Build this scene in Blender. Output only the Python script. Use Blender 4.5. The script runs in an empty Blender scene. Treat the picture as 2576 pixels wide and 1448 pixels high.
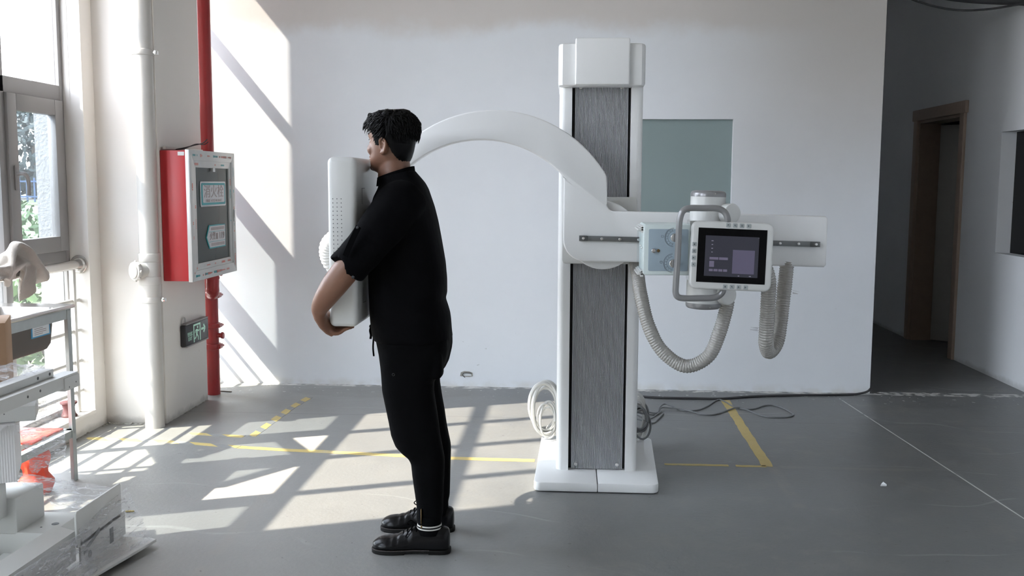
import bpy, bmesh, math, random
from math import pi, sin, cos, radians
from mathutils import Vector, Matrix, noise

# ------------------------------------------------------------------ scene, camera, light
S = bpy.context.scene
COL = S.collection
S.view_settings.view_transform = 'Standard'
S.view_settings.look = 'None'
S.view_settings.gamma = 1
S.view_settings.use_curve_mapping = False
S.view_settings.exposure = 0.38

CAM_H = 1.45
YAW, PITCH, ROLL, FPX = 0.05754, 0.10661, 0.004986, 2458.8
cy, sy = cos(YAW), sin(YAW)
fwd = Vector((-sy * cos(PITCH), cy * cos(PITCH), -sin(PITCH)))
rgt = Vector((cy, sy, 0))
upv = rgt.cross(fwd)
r2 = rgt * cos(ROLL) + upv * sin(ROLL)
u2 = upv * cos(ROLL) - rgt * sin(ROLL)
cd = bpy.data.cameras.new('camera')
cam = bpy.data.objects.new('camera', cd)
COL.objects.link(cam)
cd.sensor_fit = 'HORIZONTAL'
cd.sensor_width = 36.0
cd.lens = FPX / 2576 * 36.0
cd.clip_start = 0.05
cd.clip_end = 200
cam.matrix_world = Matrix((
    (r2.x, u2.x, -fwd.x, 0.0), (r2.y, u2.y, -fwd.y, 0.0), (r2.z, u2.z, -fwd.z, CAM_H), (0, 0, 0, 1)))
S.camera = cam

world = bpy.data.worlds.new('sky')
S.world = world
world.use_nodes = True
wn = world.node_tree.nodes
bg = wn['Background']
SKY_STRENGTH = 25.0
wgeo = wn.new('ShaderNodeTexCoord')
wsep = wn.new('ShaderNodeSeparateXYZ')
wramp = wn.new('ShaderNodeValToRGB')
wramp.color_ramp.elements[0].position = 0.0
wramp.color_ramp.elements[0].color = (0.30, 0.31, 0.30, 1)
wramp.color_ramp.elements[1].position = 0.30
wramp.color_ramp.elements[1].color = (0.82, 0.885, 1.0, 1)
_e = wramp.color_ramp.elements.new(0.03)
_e.color = (0.95, 0.97, 1.0, 1)
world.node_tree.links.new(wgeo.outputs['Generated'], wsep.inputs[0])
world.node_tree.links.new(wsep.outputs['Z'], wramp.inputs[0])
world.node_tree.links.new(wramp.outputs[0], bg.inputs['Color'])
bg.inputs['Strength'].default_value = SKY_STRENGTH

# the sun travels towards +x, a little towards +y, and down
SUN_DIR = Vector((1.0, 0.40, -1.22)).normalized()
sl = bpy.data.lights.new('sun', 'SUN')
sl.energy = 27.0
sl.angle = radians(0.6)
sl.color = (1.0, 0.91, 0.77)
sun = bpy.data.objects.new('sun', sl)
COL.objects.link(sun)
sun.location = (-8, 0, 9)
sun.rotation_euler = SUN_DIR.to_track_quat('-Z', 'Y').to_euler()


def portal(name, x, y0, y1, z0, z1):
    l = bpy.data.lights.new(name, 'AREA')
    l.shape = 'RECTANGLE'
    l.size = y1 - y0
    l.size_y = z1 - z0
    l.cycles.is_portal = True
    o = bpy.data.objects.new(name, l)
    COL.objects.link(o)
    o.location = (x, (y0 + y1) / 2, (z0 + z1) / 2)
    o.rotation_euler = Vector((1, 0, 0)).to_track_quat('-Z', 'Z').to_euler()


# ------------------------------------------------------------------ materials
def new_mat(name):
    m = bpy.data.materials.new(name)
    m.use_nodes = True
    return m, m.node_tree.nodes, m.node_tree.links


def mat(name, col, rough=0.5, metal=0.0, var=0.06, scale=6.0, bump=0.0, bscale=60.0, spec=0.5, coat=0.0,
        trans=0.0, alpha=1.0, sheen=0.0):
    m, N, L = new_mat(name)
    b = N['Principled BSDF']
    b.inputs['Roughness'].default_value = rough
    b.inputs['Metallic'].default_value = metal
    b.inputs['Specular IOR Level'].default_value = spec
    b.inputs['Coat Weight'].default_value = coat
    b.inputs['Transmission Weight'].default_value = trans
    b.inputs['Alpha'].default_value = alpha
    b.inputs['Sheen Weight'].default_value = sheen
    tc = N.new('ShaderNodeTexCoord')
    nz = N.new('ShaderNodeTexNoise')
    nz.inputs['Scale'].default_value = scale
    nz.inputs['Detail'].default_value = 5
    L.new(tc.outputs['Object'], nz.inputs['Vector'])
    mx = N.new('ShaderNodeMix')
    mx.data_type = 'RGBA'
    lo = tuple(max(0, c * (1 - var)) for c in col[:3]) + (1,)
    hi = tuple(min(1, c * (1 + var)) for c in col[:3]) + (1,)
    mx.inputs[6].default_value = lo
    mx.inputs[7].default_value = hi
    L.new(nz.outputs['Fac'], mx.inputs[0])
    L.new(mx.outputs[2], b.inputs['Base Color'])
    if bump > 0:
        n2 = N.new('ShaderNodeTexNoise')
        n2.inputs['Scale'].default_value = bscale
        n2.inputs['Detail'].default_value = 4
        L.new(tc.outputs['Object'], n2.inputs['Vector'])
        bp = N.new('ShaderNodeBump')
        bp.inputs['Strength'].default_value = bump
        bp.inputs['Distance'].default_value = 0.01
        L.new(n2.outputs['Fac'], bp.inputs['Height'])
        L.new(bp.outputs[0], b.inputs['Normal'])
    return m


class NG:
    """small helper for building node maths"""
    def __init__(s, m):
        s.N = m.node_tree.nodes
        s.L = m.node_tree.links

    def val(s, v, sock):
        if isinstance(v, (int, float)):
            sock.default_value = v
        else:
            s.L.new(v, sock)

    def math(s, op, a, b=None, c=None, clamp=False):
        n = s.N.new('ShaderNodeMath')
        n.operation = op
        n.use_clamp = clamp
        s.val(a, n.inputs[0])
        if b is not None:
            s.val(b, n.inputs[1])
        if c is not None:
            s.val(c, n.inputs[2])
        return n.outputs[0]

    def mix(s, f, a, b):
        n = s.N.new('ShaderNodeMix')
        n.data_type = 'RGBA'
        s.val(f, n.inputs[0])
        for v, i in ((a, 6), (b, 7)):
            if isinstance(v, tuple):
                n.inputs[i].default_value = v if len(v) == 4 else v + (1,)
            else:
                s.L.new(v, n.inputs[i])
        return n.outputs[2]

    def noise(s, vec, scale, detail=4, rough=0.5, dist=0.0):
        n = s.N.new('ShaderNodeTexNoise')
        n.inputs['Scale'].default_value = scale
        n.inputs['Detail'].default_value = detail
        n.inputs['Roughness'].default_value = rough
        n.inputs['Distortion'].default_value = dist
        s.L.new(vec, n.inputs['Vector'])
        return n.outputs['Fac']

    def step(s, v, lo, hi):
        n = s.N.new('ShaderNodeMapRange')
        n.interpolation_type = 'SMOOTHSTEP'
        n.inputs['From Min'].default_value = lo
        n.inputs['From Max'].default_value = hi
        s.L.new(v, n.inputs['Value'])
        return n.outputs['Result']

    def band(s, v, c, half, soft):
        d = s.math('ABSOLUTE', s.math('SUBTRACT', v, c))
        return s.step(d, half + soft, max(half - soft, 0))

    def coords(s):
        t = s.N.new('ShaderNodeTexCoord')
        p = s.N.new('ShaderNodeSeparateXYZ')
        s.L.new(t.outputs['Object'], p.inputs[0])
        return t.outputs['Object'], p.outputs[0], p.outputs[1], p.outputs[2]

    def strip(s, x, y, ax, ay, bx, by, half, soft=0.006):
        """mask of a straight strip from a to b on the floor"""
        dx, dy = bx - ax, by - ay
        ln = math.hypot(dx, dy)
        dx /= ln
        dy /= ln
        u = s.math('ADD', s.math('MULTIPLY', s.math('SUBTRACT', x, ax), dx), s.math('MULTIPLY', s.math('SUBTRACT', y, ay), dy))
        v = s.math('ADD', s.math('MULTIPLY', s.math('SUBTRACT', x, ax), -dy), s.math('MULTIPLY', s.math('SUBTRACT', y, ay), dx))
        m1 = s.band(v, 0.0, half, soft)
        m2 = s.band(u, ln / 2, ln / 2, soft)
        return s.math('MULTIPLY', m1, m2)


def floor_material():
    m, N, L = new_mat('grey epoxy floor')
    g = NG(m)
    b = N['Principled BSDF']
    P, x, y, z = g.coords()
    big = g.noise(P, 0.9, 6, 0.6)
    mid = g.noise(P, 5, 8, 0.65)
    fine = g.noise(P, 45, 4, 0.6)
    big2 = g.step(g.noise(P, 1.7, 8, 0.7, 0.4), 0.35, 0.7)
    c = g.mix(big, (0.118, 0.122, 0.124), (0.172, 0.174, 0.173))
    c = g.mix(g.math('MULTIPLY', big2, 0.6), c, (0.165, 0.168, 0.166))
    c = g.mix(g.math('MULTIPLY', g.step(mid, 0.45, 0.75), 0.8), c, (0.195, 0.193, 0.184))
    c = g.mix(g.math('MULTIPLY', g.step(fine, 0.55, 0.8), 0.45), c, (0.112, 0.113, 0.110))
    # trampled warm dust
    dust = g.step(g.noise(P, 2.3, 7, 0.7, 0.6), 0.55, 0.75)
    c = g.mix(g.math('MULTIPLY', dust, 0.7), c, (0.232, 0.218, 0.194))
    # dusty tone paler towards the windows: daylight fall-off put into the colour
    lit_mask = g.math('ADD', g.math('MULTIPLY', x, -0.42), g.math('MULTIPLY', g.noise(P, 1.3, 7, 0.65, 0.5), 1.1))
    c = g.mix(g.math('MULTIPLY', g.step(lit_mask, 0.25, 1.15), 0.62), c, (0.262, 0.254, 0.238))
    # white paint splashes beside the partition
    near = g.math('MULTIPLY', g.step(y, 6.35, 6.84), g.step(y, 6.93, 6.90))
    spl = g.step(g.noise(P, 21, 2, 0.5), 0.665, 0.69)
    c = g.mix(g.math('MULTIPLY', near, spl), c, (0.62, 0.62, 0.61))
    edge = g.math('MULTIPLY', g.step(g.math('ADD', y, g.math('MULTIPLY', g.noise(P, 5, 4), 0.12)), 6.86, 6.885), g.step(y, 6.93, 6.90))
    c = g.mix(g.math('MULTIPLY', edge, g.step(g.noise(P, 14, 3), 0.4, 0.6)), c, (0.62, 0.61, 0.58))
    # water stain near the partition
    sx = g.math('DIVIDE', g.math('SUBTRACT', x, -1.25), 0.75)
    sy_ = g.math('DIVIDE', g.math('SUBTRACT', y, 6.62), 0.2)
    rr = g.math('ADD', g.math('MULTIPLY', sx, sx), g.math('MULTIPLY', sy_, sy_))
    rr = g.math('ADD', rr, g.math('MULTIPLY', g.noise(P, 3, 5), 0.8))
    c = g.mix(g.math('MULTIPLY', g.step(rr, 1.35, 1.0), 0.5), c, (0.17, 0.165, 0.15))
    # saw-cut joints
    j = g.band(g.math('ADD', y, g.math('MULTIPLY', x, -0.0)), 5.96, 0.0028, 0.001)
    c = g.mix(g.math('MULTIPLY', j, 0.75), c, (0.06, 0.06, 0.06))
    # white crack line to the right
    cr = g.strip(x, y, 1.86, 6.68, 2.05, 3.6, 0.004, 0.002)
    c = g.mix(g.math('MULTIPLY', cr, g.step(mid, 0.3, 0.45)), c, (0.62, 0.62, 0.60))
    # residue of old tape
    worn = g.step(mid, 0.35, 0.55)
    for (ax, ay, bx, by, w) in ((-1.40, 4.52, -1.37, 3.62, 0.028), (1.06, 5.0, 1.06, 4.35, 0.028), (1.10, 5.0, 1.9, 4.99, 0.02),
                                (-0.62, 4.45, -0.80, 3.7, 0.02), (-1.36, 3.5, -1.4, 3.2, 0.03)):
        s = g.strip(x, y, ax, ay, bx, by, w, 0.016)
        c = g.mix(g.math('MULTIPLY', s, g.math('MULTIPLY', worn, 0.38)), c, (0.25, 0.23, 0.205))
    # scuffs: chalky arcs
    wv = N.new('ShaderNodeTexWave')
    wv.wave_type = 'RINGS'
    wv.inputs['Scale'].default_value = 0.55
    wv.inputs['Distortion'].default_value = 14
    wv.inputs['Detail'].default_value = 3
    wv.inputs['Detail Scale'].default_value = 0.7
    L.new(P, wv.inputs['Vector'])
    sc = g.step(wv.outputs['Fac'], 0.9965, 0.9995)
    c = g.mix(g.math('MULTIPLY', sc, g.math('MULTIPLY', g.step(big, 0.5, 0.6), 0.22)), c, (0.5, 0.5, 0.48))
    # dark specks
    sp = g.step(g.noise(P, 34, 2, 0.4), 0.735, 0.76)
    c = g.mix(g.math('MULTIPLY', sp, 0.7), c, (0.09, 0.085, 0.08))
    L.new(c, b.inputs['Base Color'])
    ro = g.math('ADD', 0.30, g.math('MULTIPLY', mid, 0.22))
    L.new(ro, b.inputs['Roughness'])
    b.inputs['Specular IOR Level'].default_value = 0.6
    bp = N.new('ShaderNodeBump')
    bp.inputs['Strength'].default_value = 0.12
    bp.inputs['Distance'].default_value = 0.01
    L.new(fine, bp.inputs['Height'])
    L.new(bp.outputs[0], b.inputs['Normal'])
    return m


def partition_material():
    m, N, L = new_mat('partition paint')
    g = NG(m)
    b = N['Principled BSDF']
    P, x, y, z = g.coords()
    n1 = g.noise(P, 1.1, 6, 0.6)
    n2 = g.noise(P, 6, 6, 0.6)
    white = g.mix(n2, (0.74, 0.765, 0.80), (0.79, 0.81, 0.84))
    prime = g.mix(n2, (0.64, 0.605, 0.58), (0.68, 0.64, 0.615))
    # roller edge of the white coat: lower on the right, ragged
    lim = g.math('ADD', 2.50, g.math('MULTIPLY', g.math('SUBTRACT', n1, 0.5), 0.5))
    lim = g.math('ADD', lim, g.math('MULTIPLY', x, -0.055))
    lim = g.math('ADD', lim, g.math('MULTIPLY', g.step(x, -0.25, -1.0), -0.12))
    up = g.step(g.math('SUBTRACT', z, lim), -0.06, 0.10)
    c = g.mix(up, white, prime)
    thin = g.math('MULTIPLY', g.step(x, 0.4, 1.9), g.step(g.math('ADD', z, g.math('MULTIPLY', n1, 0.5)), 1.2, 2.6))  # upper right greyer: weaker light there put into the paint colour
    c = g.mix(g.math('MULTIPLY', thin, 0.95), c, (0.50, 0.475, 0.45))
    # rubbed scrapes and dirt at the foot
    foot = g.step(z, 0.07, 0.0)
    c = g.mix(g.math('MULTIPLY', foot, g.math('MULTIPLY', g.step(g.noise(P, 9, 5), 0.35, 0.7), 0.5)), c, (0.55, 0.52, 0.45))
    marks = g.step(g.noise(P, 23, 5, 0.6, 0.4), 0.70, 0.74)
    low = g.step(z, 1.0, 0.1)
    c = g.mix(g.math('MULTIPLY', marks, g.math('MULTIPLY', low, 0.45)), c, (0.30, 0.29, 0.26))
    L.new(c, b.inputs['Base Color'])
    b.inputs['Roughness'].default_value = 0.75
    bp = N.new('ShaderNodeBump')
    bp.inputs['Strength'].default_value = 0.08
    bp.inputs['Distance'].default_value = 0.01
    L.new(n2, bp.inputs['Height'])
    L.new(bp.outputs[0], b.inputs['Normal'])
    return m


def plaster_material(name, ca, cb, dirt=0.5):
    m, N, L = new_mat(name)
    g = NG(m)
    b = N['Principled BSDF']
    P, x, y, z = g.coords()
    n1 = g.noise(P, 2.0, 6, 0.6)
    c = g.mix(n1, ca, cb)
    d = g.step(g.math('ADD', z, g.math('MULTIPLY', g.noise(P, 7, 6, 0.65), 0.10)), 0.10, 0.055)
    c = g.mix(g.math('MULTIPLY', d, dirt), c, (0.25, 0.24, 0.21))
    mk = g.step(g.noise(P, 17, 5, 0.6, 0.6), 0.72, 0.75)
    c = g.mix(g.math('MULTIPLY', mk, 0.35), c, (0.4, 0.37, 0.33))
    L.new(c, b.inputs['Base Color'])
    b.inputs['Roughness'].default_value = 0.8
    return m


def glass_material(name, tint, haze, gloss=0.06):
    m, N, L = new_mat(name)
    for n in list(N):
        if n.type != 'OUTPUT_MATERIAL':
            N.remove(n)
    out = [n for n in N if n.type == 'OUTPUT_MATERIAL'][0]
    g = NG(m)
    P, x, y, z = g.coords()
    tr = N.new('ShaderNodeBsdfTransparent')
    tr.inputs[0].default_value = tint + (1,)
    tl = N.new('ShaderNodeBsdfTranslucent')
    tl.inputs[0].default_value = (0.9, 0.93, 0.97, 1)
    gl = N.new('ShaderNodeBsdfGlossy')
    gl.inputs['Roughness'].default_value = 0.04
    a = N.new('ShaderNodeMixShader')
    n1 = g.noise(P, 9, 6, 0.7)
    L.new(g.math('MULTIPLY', g.math('ADD', n1, 0.5), haze), a.inputs[0])
    L.new(tr.outputs[0], a.inputs[1])
    L.new(tl.outputs[0], a.inputs[2])
    c = N.new('ShaderNodeMixShader')
    c.inputs[0].default_value = gloss
    L.new(a.outputs[0], c.inputs[1])
    L.new(gl.outputs[0], c.inputs[2])
    L.new(c.outputs[0], out.inputs[0])
    return m


def film_material(name, amount):
    """clear stretch film: mostly see-through, with wrinkled glossy streaks"""
    m, N, L = new_mat(name)
    for n in list(N):
        if n.type != 'OUTPUT_MATERIAL':
            N.remove(n)
    out = [n for n in N if n.type == 'OUTPUT_MATERIAL'][0]
    g = NG(m)
    t = N.new('ShaderNodeTexCoord')
    mp = N.new('ShaderNodeMapping')
    mp.inputs['Scale'].default_value = (4, 4, 26)
    mp.inputs['Rotation'].default_value = (0.5, 0.35, 0.2)
    L.new(t.outputs['Object'], mp.inputs[0])
    n1 = g.noise(mp.outputs[0], 3.0, 6, 0.7, 1.2)
    n2 = g.noise(t.outputs['Object'], 26, 4, 0.6, 1.5)
    f = g.math('ADD', g.math('MULTIPLY', g.step(n1, 0.46, 0.62), 0.8), g.math('MULTIPLY', g.step(n2, 0.5, 0.7), 0.4), clamp=True)
    bp = N.new('ShaderNodeBump')
    bp.inputs['Strength'].default_value = 1.0
    bp.inputs['Distance'].default_value = 0.02
    L.new(n1, bp.inputs['Height'])
    tr = N.new('ShaderNodeBsdfTransparent')
    tr.inputs[0].default_value = (0.97, 0.97, 0.98, 1)
    df = N.new('ShaderNodeBsdfDiffuse')
    df.inputs[0].default_value = (0.85, 0.85, 0.88, 1)
    tl = N.new('ShaderNodeBsdfTranslucent')
    tl.inputs[0].default_value = (0.85, 0.85, 0.88, 1)
    gl = N.new('ShaderNodeBsdfGlossy')
    gl.inputs['Roughness'].default_value = 0.12
    L.new(bp.outputs[0], gl.inputs['Normal'])
    a = N.new('ShaderNodeMixShader')
    a.inputs[0].default_value = 0.5
    L.new(df.outputs[0], a.inputs[1])
    L.new(tl.outputs[0], a.inputs[2])
    b = N.new('ShaderNodeMixShader')
    b.inputs[0].default_value = 0.45
    L.new(a.outputs[0], b.inputs[1])
    L.new(gl.outputs[0], b.inputs[2])
    c = N.new('ShaderNodeMixShader')
    L.new(g.math('ADD', 0.16, g.math('MULTIPLY', f, amount)), c.inputs[0])
    L.new(tr.outputs[0], c.inputs[1])
    L.new(b.outputs[0], c.inputs[2])
    L.new(c.outputs[0], out.inputs[0])
    return m


def emit_mat(name, col, strength):
    m, N, L = new_mat(name)
    b = N['Principled BSDF']
    b.inputs['Base Color'].default_value = tuple(c * 0.4 for c in col) + (1,)
    b.inputs['Emission Color'].default_value = col + (1,)
    b.inputs['Emission Strength'].default_value = strength
    b.inputs['Roughness'].default_value = 0.3
    return m


def tape_material(name, hazard):
    m, N, L = new_mat(name)
    g = NG(m)
    b = N['Principled BSDF']
    P, x, y, z = g.coords()
    n1 = g.noise(P, 14, 6, 0.7)
    n2 = g.noise(P, 3, 4, 0.6)
    yel = g.mix(n1, (0.44, 0.33, 0.11), (0.58, 0.45, 0.18))
    c = yel
    if hazard:
        s = g.math('ADD', g.math('MULTIPLY', x, 5.2), g.math('MULTIPLY', y, 5.2))
        fr = g.math('FRACT', s)
        st = g.math('MULTIPLY', g.step(fr, 0.56, 0.58), g.step(fr, 1.0, 0.98))
        blk = g.mix(n1, (0.19, 0.19, 0.19), (0.27, 0.27, 0.26))
        c = g.mix(st, yel, blk)
    c = g.mix(g.step(n1, 0.58, 0.72), c, (0.28, 0.25, 0.19))
    c = g.mix(g.math('MULTIPLY', g.step(n2, 0.6, 0.75), 0.4), c, (0.40, 0.40, 0.38))
    L.new(c, b.inputs['Base Color'])
    b.inputs['Roughness'].default_value = 0.55
    return m


def skin_material():
    m, N, L = new_mat('skin')
    g = NG(m)
    b = N['Principled BSDF']
    P, x, y, z = g.coords()
    n1 = g.noise(P, 14, 5, 0.6)
    n2 = g.noise(P, 120, 3, 0.6)
    c = g.mix(n1, (0.185, 0.088, 0.053), (0.225, 0.110, 0.068))
    c = g.mix(g.step(n2, 0.62, 0.8), c, (0.15, 0.068, 0.042))
    L.new(c, b.inputs['Base Color'])
    b.inputs['Roughness'].default_value = 0.42
    b.inputs['Subsurface Weight'].default_value = 0.08
    b.inputs['Subsurface Radius'].default_value = (0.02, 0.008, 0.005)
    bp = N.new('ShaderNodeBump')
    bp.inputs['Strength'].default_value = 0.06
    bp.inputs['Distance'].default_value = 0.004
    L.new(n2, bp.inputs['Height'])
    L.new(bp.outputs[0], b.inputs['Normal'])
    return m


def cardboard_material():
    m = mat('cardboard', (0.36, 0.22, 0.13), 0.8, var=0.1, scale=12)
    return m


M = {}
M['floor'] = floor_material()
M['partition'] = partition_material()
M['plaster'] = plaster_material('cream wall plaster', (0.78, 0.735, 0.69), (0.82, 0.78, 0.735))
M['plaster_r'] = plaster_material('grey white wall paint', (0.82, 0.84, 0.87), (0.87, 0.885, 0.91), 0.35)
M['ceiling'] = mat('ceiling paint', (0.62, 0.60, 0.57), 0.9, var=0.05, scale=2)
M['stucco'] = mat('rough outside stucco', (0.30, 0.295, 0.29), 0.9, var=0.12, scale=40, bump=0.6, bscale=55)
M['alu'] = mat('grey window aluminium', (0.29, 0.275, 0.27), 0.45, 0.2, var=0.05)
M['glass'] = glass_material('clear window glass', (0.93, 0.95, 0.96), 0.003)
M['glass_d'] = glass_material('dusty lower glass', (0.70, 0.72, 0.72), 0.006)
M['glass_u'] = glass_material('dusty upper glass', (0.62, 0.625, 0.63), 0.008)
M['dirty'] = glass_material('dusty window glass', (0.47, 0.50, 0.52), 0.008)
M['frost'] = mat('green backed glass', (0.27, 0.335, 0.335), 0.12, var=0.05, scale=1.5, spec=0.5)
M['white'] = mat('white enamel', (0.79, 0.795, 0.79), 0.38, var=0.02, scale=3, coat=0.15)
M['white2'] = mat('pale cream plastic', (0.60, 0.605, 0.59), 0.34, var=0.02, scale=3, coat=0.2)
M['cyan'] = mat('pale cyan enamel', (0.63, 0.71, 0.70), 0.35, var=0.02, scale=3)
M['bluegrey'] = mat('blue grey label film', (0.33, 0.41, 0.47), 0.4, var=0.02)
M['rib'] = mat('grey ribbed cover', (0.52, 0.53, 0.55), 0.42, 0.15, var=0.04, scale=10)
M['black'] = mat('black gap', (0.012, 0.012, 0.013), 0.6, var=0.1)
M['darkmetal'] = mat('dark steel rail', (0.15, 0.155, 0.155), 0.35, 0.75, var=0.1, scale=20)
M['chrome'] = mat('bright metal', (0.72, 0.72, 0.71), 0.16, 0.95, var=0.03)
M['tubegrey'] = mat('grey lacquer', (0.235, 0.235, 0.24), 0.28, 0.2, var=0.03, coat=0.3)
M['btn'] = mat('grey rubber button', (0.33, 0.36, 0.36), 0.5, var=0.04)
M['icon'] = mat('dark icon print', (0.06, 0.065, 0.07), 0.5, var=0.02)
M['screenblack'] = mat('black screen glass', (0.004, 0.004, 0.0045), 0.12, var=0.05, spec=0.12)
M['lcd'] = emit_mat('dim lit display', (0.04, 0.041, 0.058), 0.34)
M['lcd_hi'] = emit_mat('violet display panel', (0.115, 0.105, 0.165), 0.40)
M['lcd_btn'] = emit_mat('violet display key', (0.15, 0.135, 0.20), 0.45)
M['lcd_txt'] = emit_mat('pale display text', (0.26, 0.26, 0.32), 0.6)
M['hose'] = mat('film wrapped grey hose', (0.38, 0.368, 0.345), 0.22, 0.15, var=0.22, scale=30, bump=0.5, bscale=90, coat=0.4)
M['hosewhite'] = mat('white corrugated hose', (0.80, 0.79, 0.76), 0.4, var=0.04)
M['cable'] = mat('grey cable sheath', (0.17, 0.175, 0.18), 0.45, var=0.06)
M['cablepale'] = mat('pale grey cable sheath', (0.50, 0.50, 0.48), 0.45, var=0.06)
M['cabledark'] = mat('black cable sheath', (0.035, 0.035, 0.037), 0.5, var=0.1)
M['pvc'] = mat('white pvc', (0.56, 0.535, 0.50), 0.35, var=0.03, scale=3, coat=0.1)
M['red'] = mat('red pipe paint', (0.33, 0.022, 0.024), 0.35, var=0.18, scale=9, coat=0.15)
M['redbox'] = mat('red sheet steel', (0.50, 0.03, 0.035), 0.38, var=0.05, scale=3)
M['boxalu'] = mat('film covered aluminium frame', (0.55, 0.55, 0.54), 0.35, 0.35, var=0.06, scale=14)
M['boxglass'] = mat('dark green cabinet glass', (0.038, 0.052, 0.052), 0.25, var=0.05, scale=2, spec=0.25)
M['plate'] = mat('silver sign plate', (0.52, 0.52, 0.54), 0.35, 0.3, var=0.06, scale=30)
M['teal'] = mat('teal print', (0.02, 0.30, 0.34), 0.4, var=0.05)
M['redprint'] = mat('faded red print', (0.62, 0.22, 0.18), 0.5, var=0.1)
M['sigrey'] = mat('faded sign print', (0.34, 0.28, 0.27), 0.5, var=0.1)
M['signblack'] = mat('black exit sign body', (0.022, 0.022, 0.025), 0.35, var=0.05)
M['signgreen'] = emit_mat('pale green exit print', (0.42, 0.72, 0.56), 0.28)
M['galv'] = mat('galvanised angle steel', (0.42, 0.44, 0.43), 0.42, 0.5, var=0.16, scale=14)
M['inox'] = mat('stainless steel', (0.60, 0.575, 0.55), 0.22, 0.9, var=0.05)
M['basin'] = mat('brown grey basin underside', (0.105, 0.088, 0.078), 0.75, var=0.08)
M['paper'] = mat('white label paper', (0.68, 0.70, 0.71), 0.6, var=0.04)
M['blueprint'] = mat('blue label border', (0.05, 0.28, 0.50), 0.5, var=0.05)
M['towel'] = mat('grey beige towel', (0.33, 0.295, 0.27), 0.95, var=0.12, scale=35, bump=0.2, bscale=220, sheen=0.3)
M['card'] = cardboard_material()
M['powder'] = mat('light grey powder coat', (0.56, 0.56, 0.54), 0.42, var=0.03, scale=5)
M['foam'] = mat('white packing foam', (0.72, 0.71, 0.71), 0.7, var=0.04)
M['orange'] = mat('orange red plastic', (0.80, 0.085, 0.04), 0.4, var=0.1, scale=12)
M['rust'] = mat('dark red plastic', (0.075, 0.014, 0.012), 0.6, var=0.2, scale=25)
M['film'] = film_material('clear stretch film', 0.42)
M['film2'] = film_material('crumpled stretch film', 0.62)
M['skin'] = skin_material()
M['hair'] = mat('black hair', (0.0035, 0.0032, 0.0034), 0.45, var=0.3, scale=60, spec=0.12)
M['shirt'] = mat('black cotton shirt', (0.0022, 0.0022, 0.0028), 0.85, var=0.2, scale=20, bump=0.5, bscale=14, spec=0.06)
M['trouser'] = mat('black cotton trousers', (0.0022, 0.0022, 0.0026), 0.9, var=0.2, scale=20, bump=0.5, bscale=14, spec=0.06)
M['leather'] = mat('black polished leather', (0.0045, 0.0045, 0.005), 0.27, var=0.1, scale=25, bump=0.12, bscale=22, spec=0.22, coat=0.05)
M['sole'] = mat('black rubber sole', (0.007, 0.0065, 0.006), 0.6, var=0.1, spec=0.2)
M['sock'] = mat('black sock', (0.003, 0.003, 0.0034), 0.9, var=0.1, spec=0.05)
M['sockwhite'] = mat('white sock stripe', (0.55, 0.53, 0.50), 0.9, var=0.1, scale=60)
M['brass'] = mat('antique brass', (0.22, 0.15, 0.07), 0.35, 0.8, var=0.1)
M['eye'] = mat('eye white', (0.65, 0.62, 0.58), 0.2, var=0.02)
M['iris'] = mat('dark iris', (0.02, 0.012, 0.008), 0.15, var=0.1)
M['lip'] = mat('lips', (0.38, 0.15, 0.11), 0.4, var=0.05)
M['tapeh'] = tape_material('hazard floor tape', True)
M['tapey'] = tape_material('yellow floor tape', False)
M['doorleaf'] = mat('painted door leaf', (0.42, 0.40, 0.37), 0.5, var=0.03)
M['doorframe'] = mat('brown door frame', (0.38, 0.29, 0.23), 0.5, var=0.08, scale=20)
M['grass'] = mat('lawn', (0.06, 0.10, 0.022), 0.9, var=0.35, scale=14)
M['road'] = mat('pale road', (0.22, 0.215, 0.22), 0.85, var=0.08)
M['earth'] = mat('bare soil', (0.07, 0.06, 0.045), 0.95, var=0.2)
M['fence'] = mat('blue painted fence', (0.018, 0.045, 0.11), 0.5, var=0.08)
M['leafd'] = mat('dark green leaves', (0.016, 0.027, 0.024), 0.6, var=0.5, scale=3)
M['leafl'] = mat('light green leaves', (0.05, 0.095, 0.022), 0.55, var=0.45, scale=6)
M['bark'] = mat('bark', (0.10, 0.075, 0.055), 0.9, var=0.3, scale=20)
M['debris'] = mat('crumbled plaster', (0.33, 0.32, 0.29), 0.95, var=0.3, scale=40, bump=0.8, bscale=60)


# ------------------------------------------------------------------ mesh builder
def V(*a):
    return Vector(a)


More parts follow.
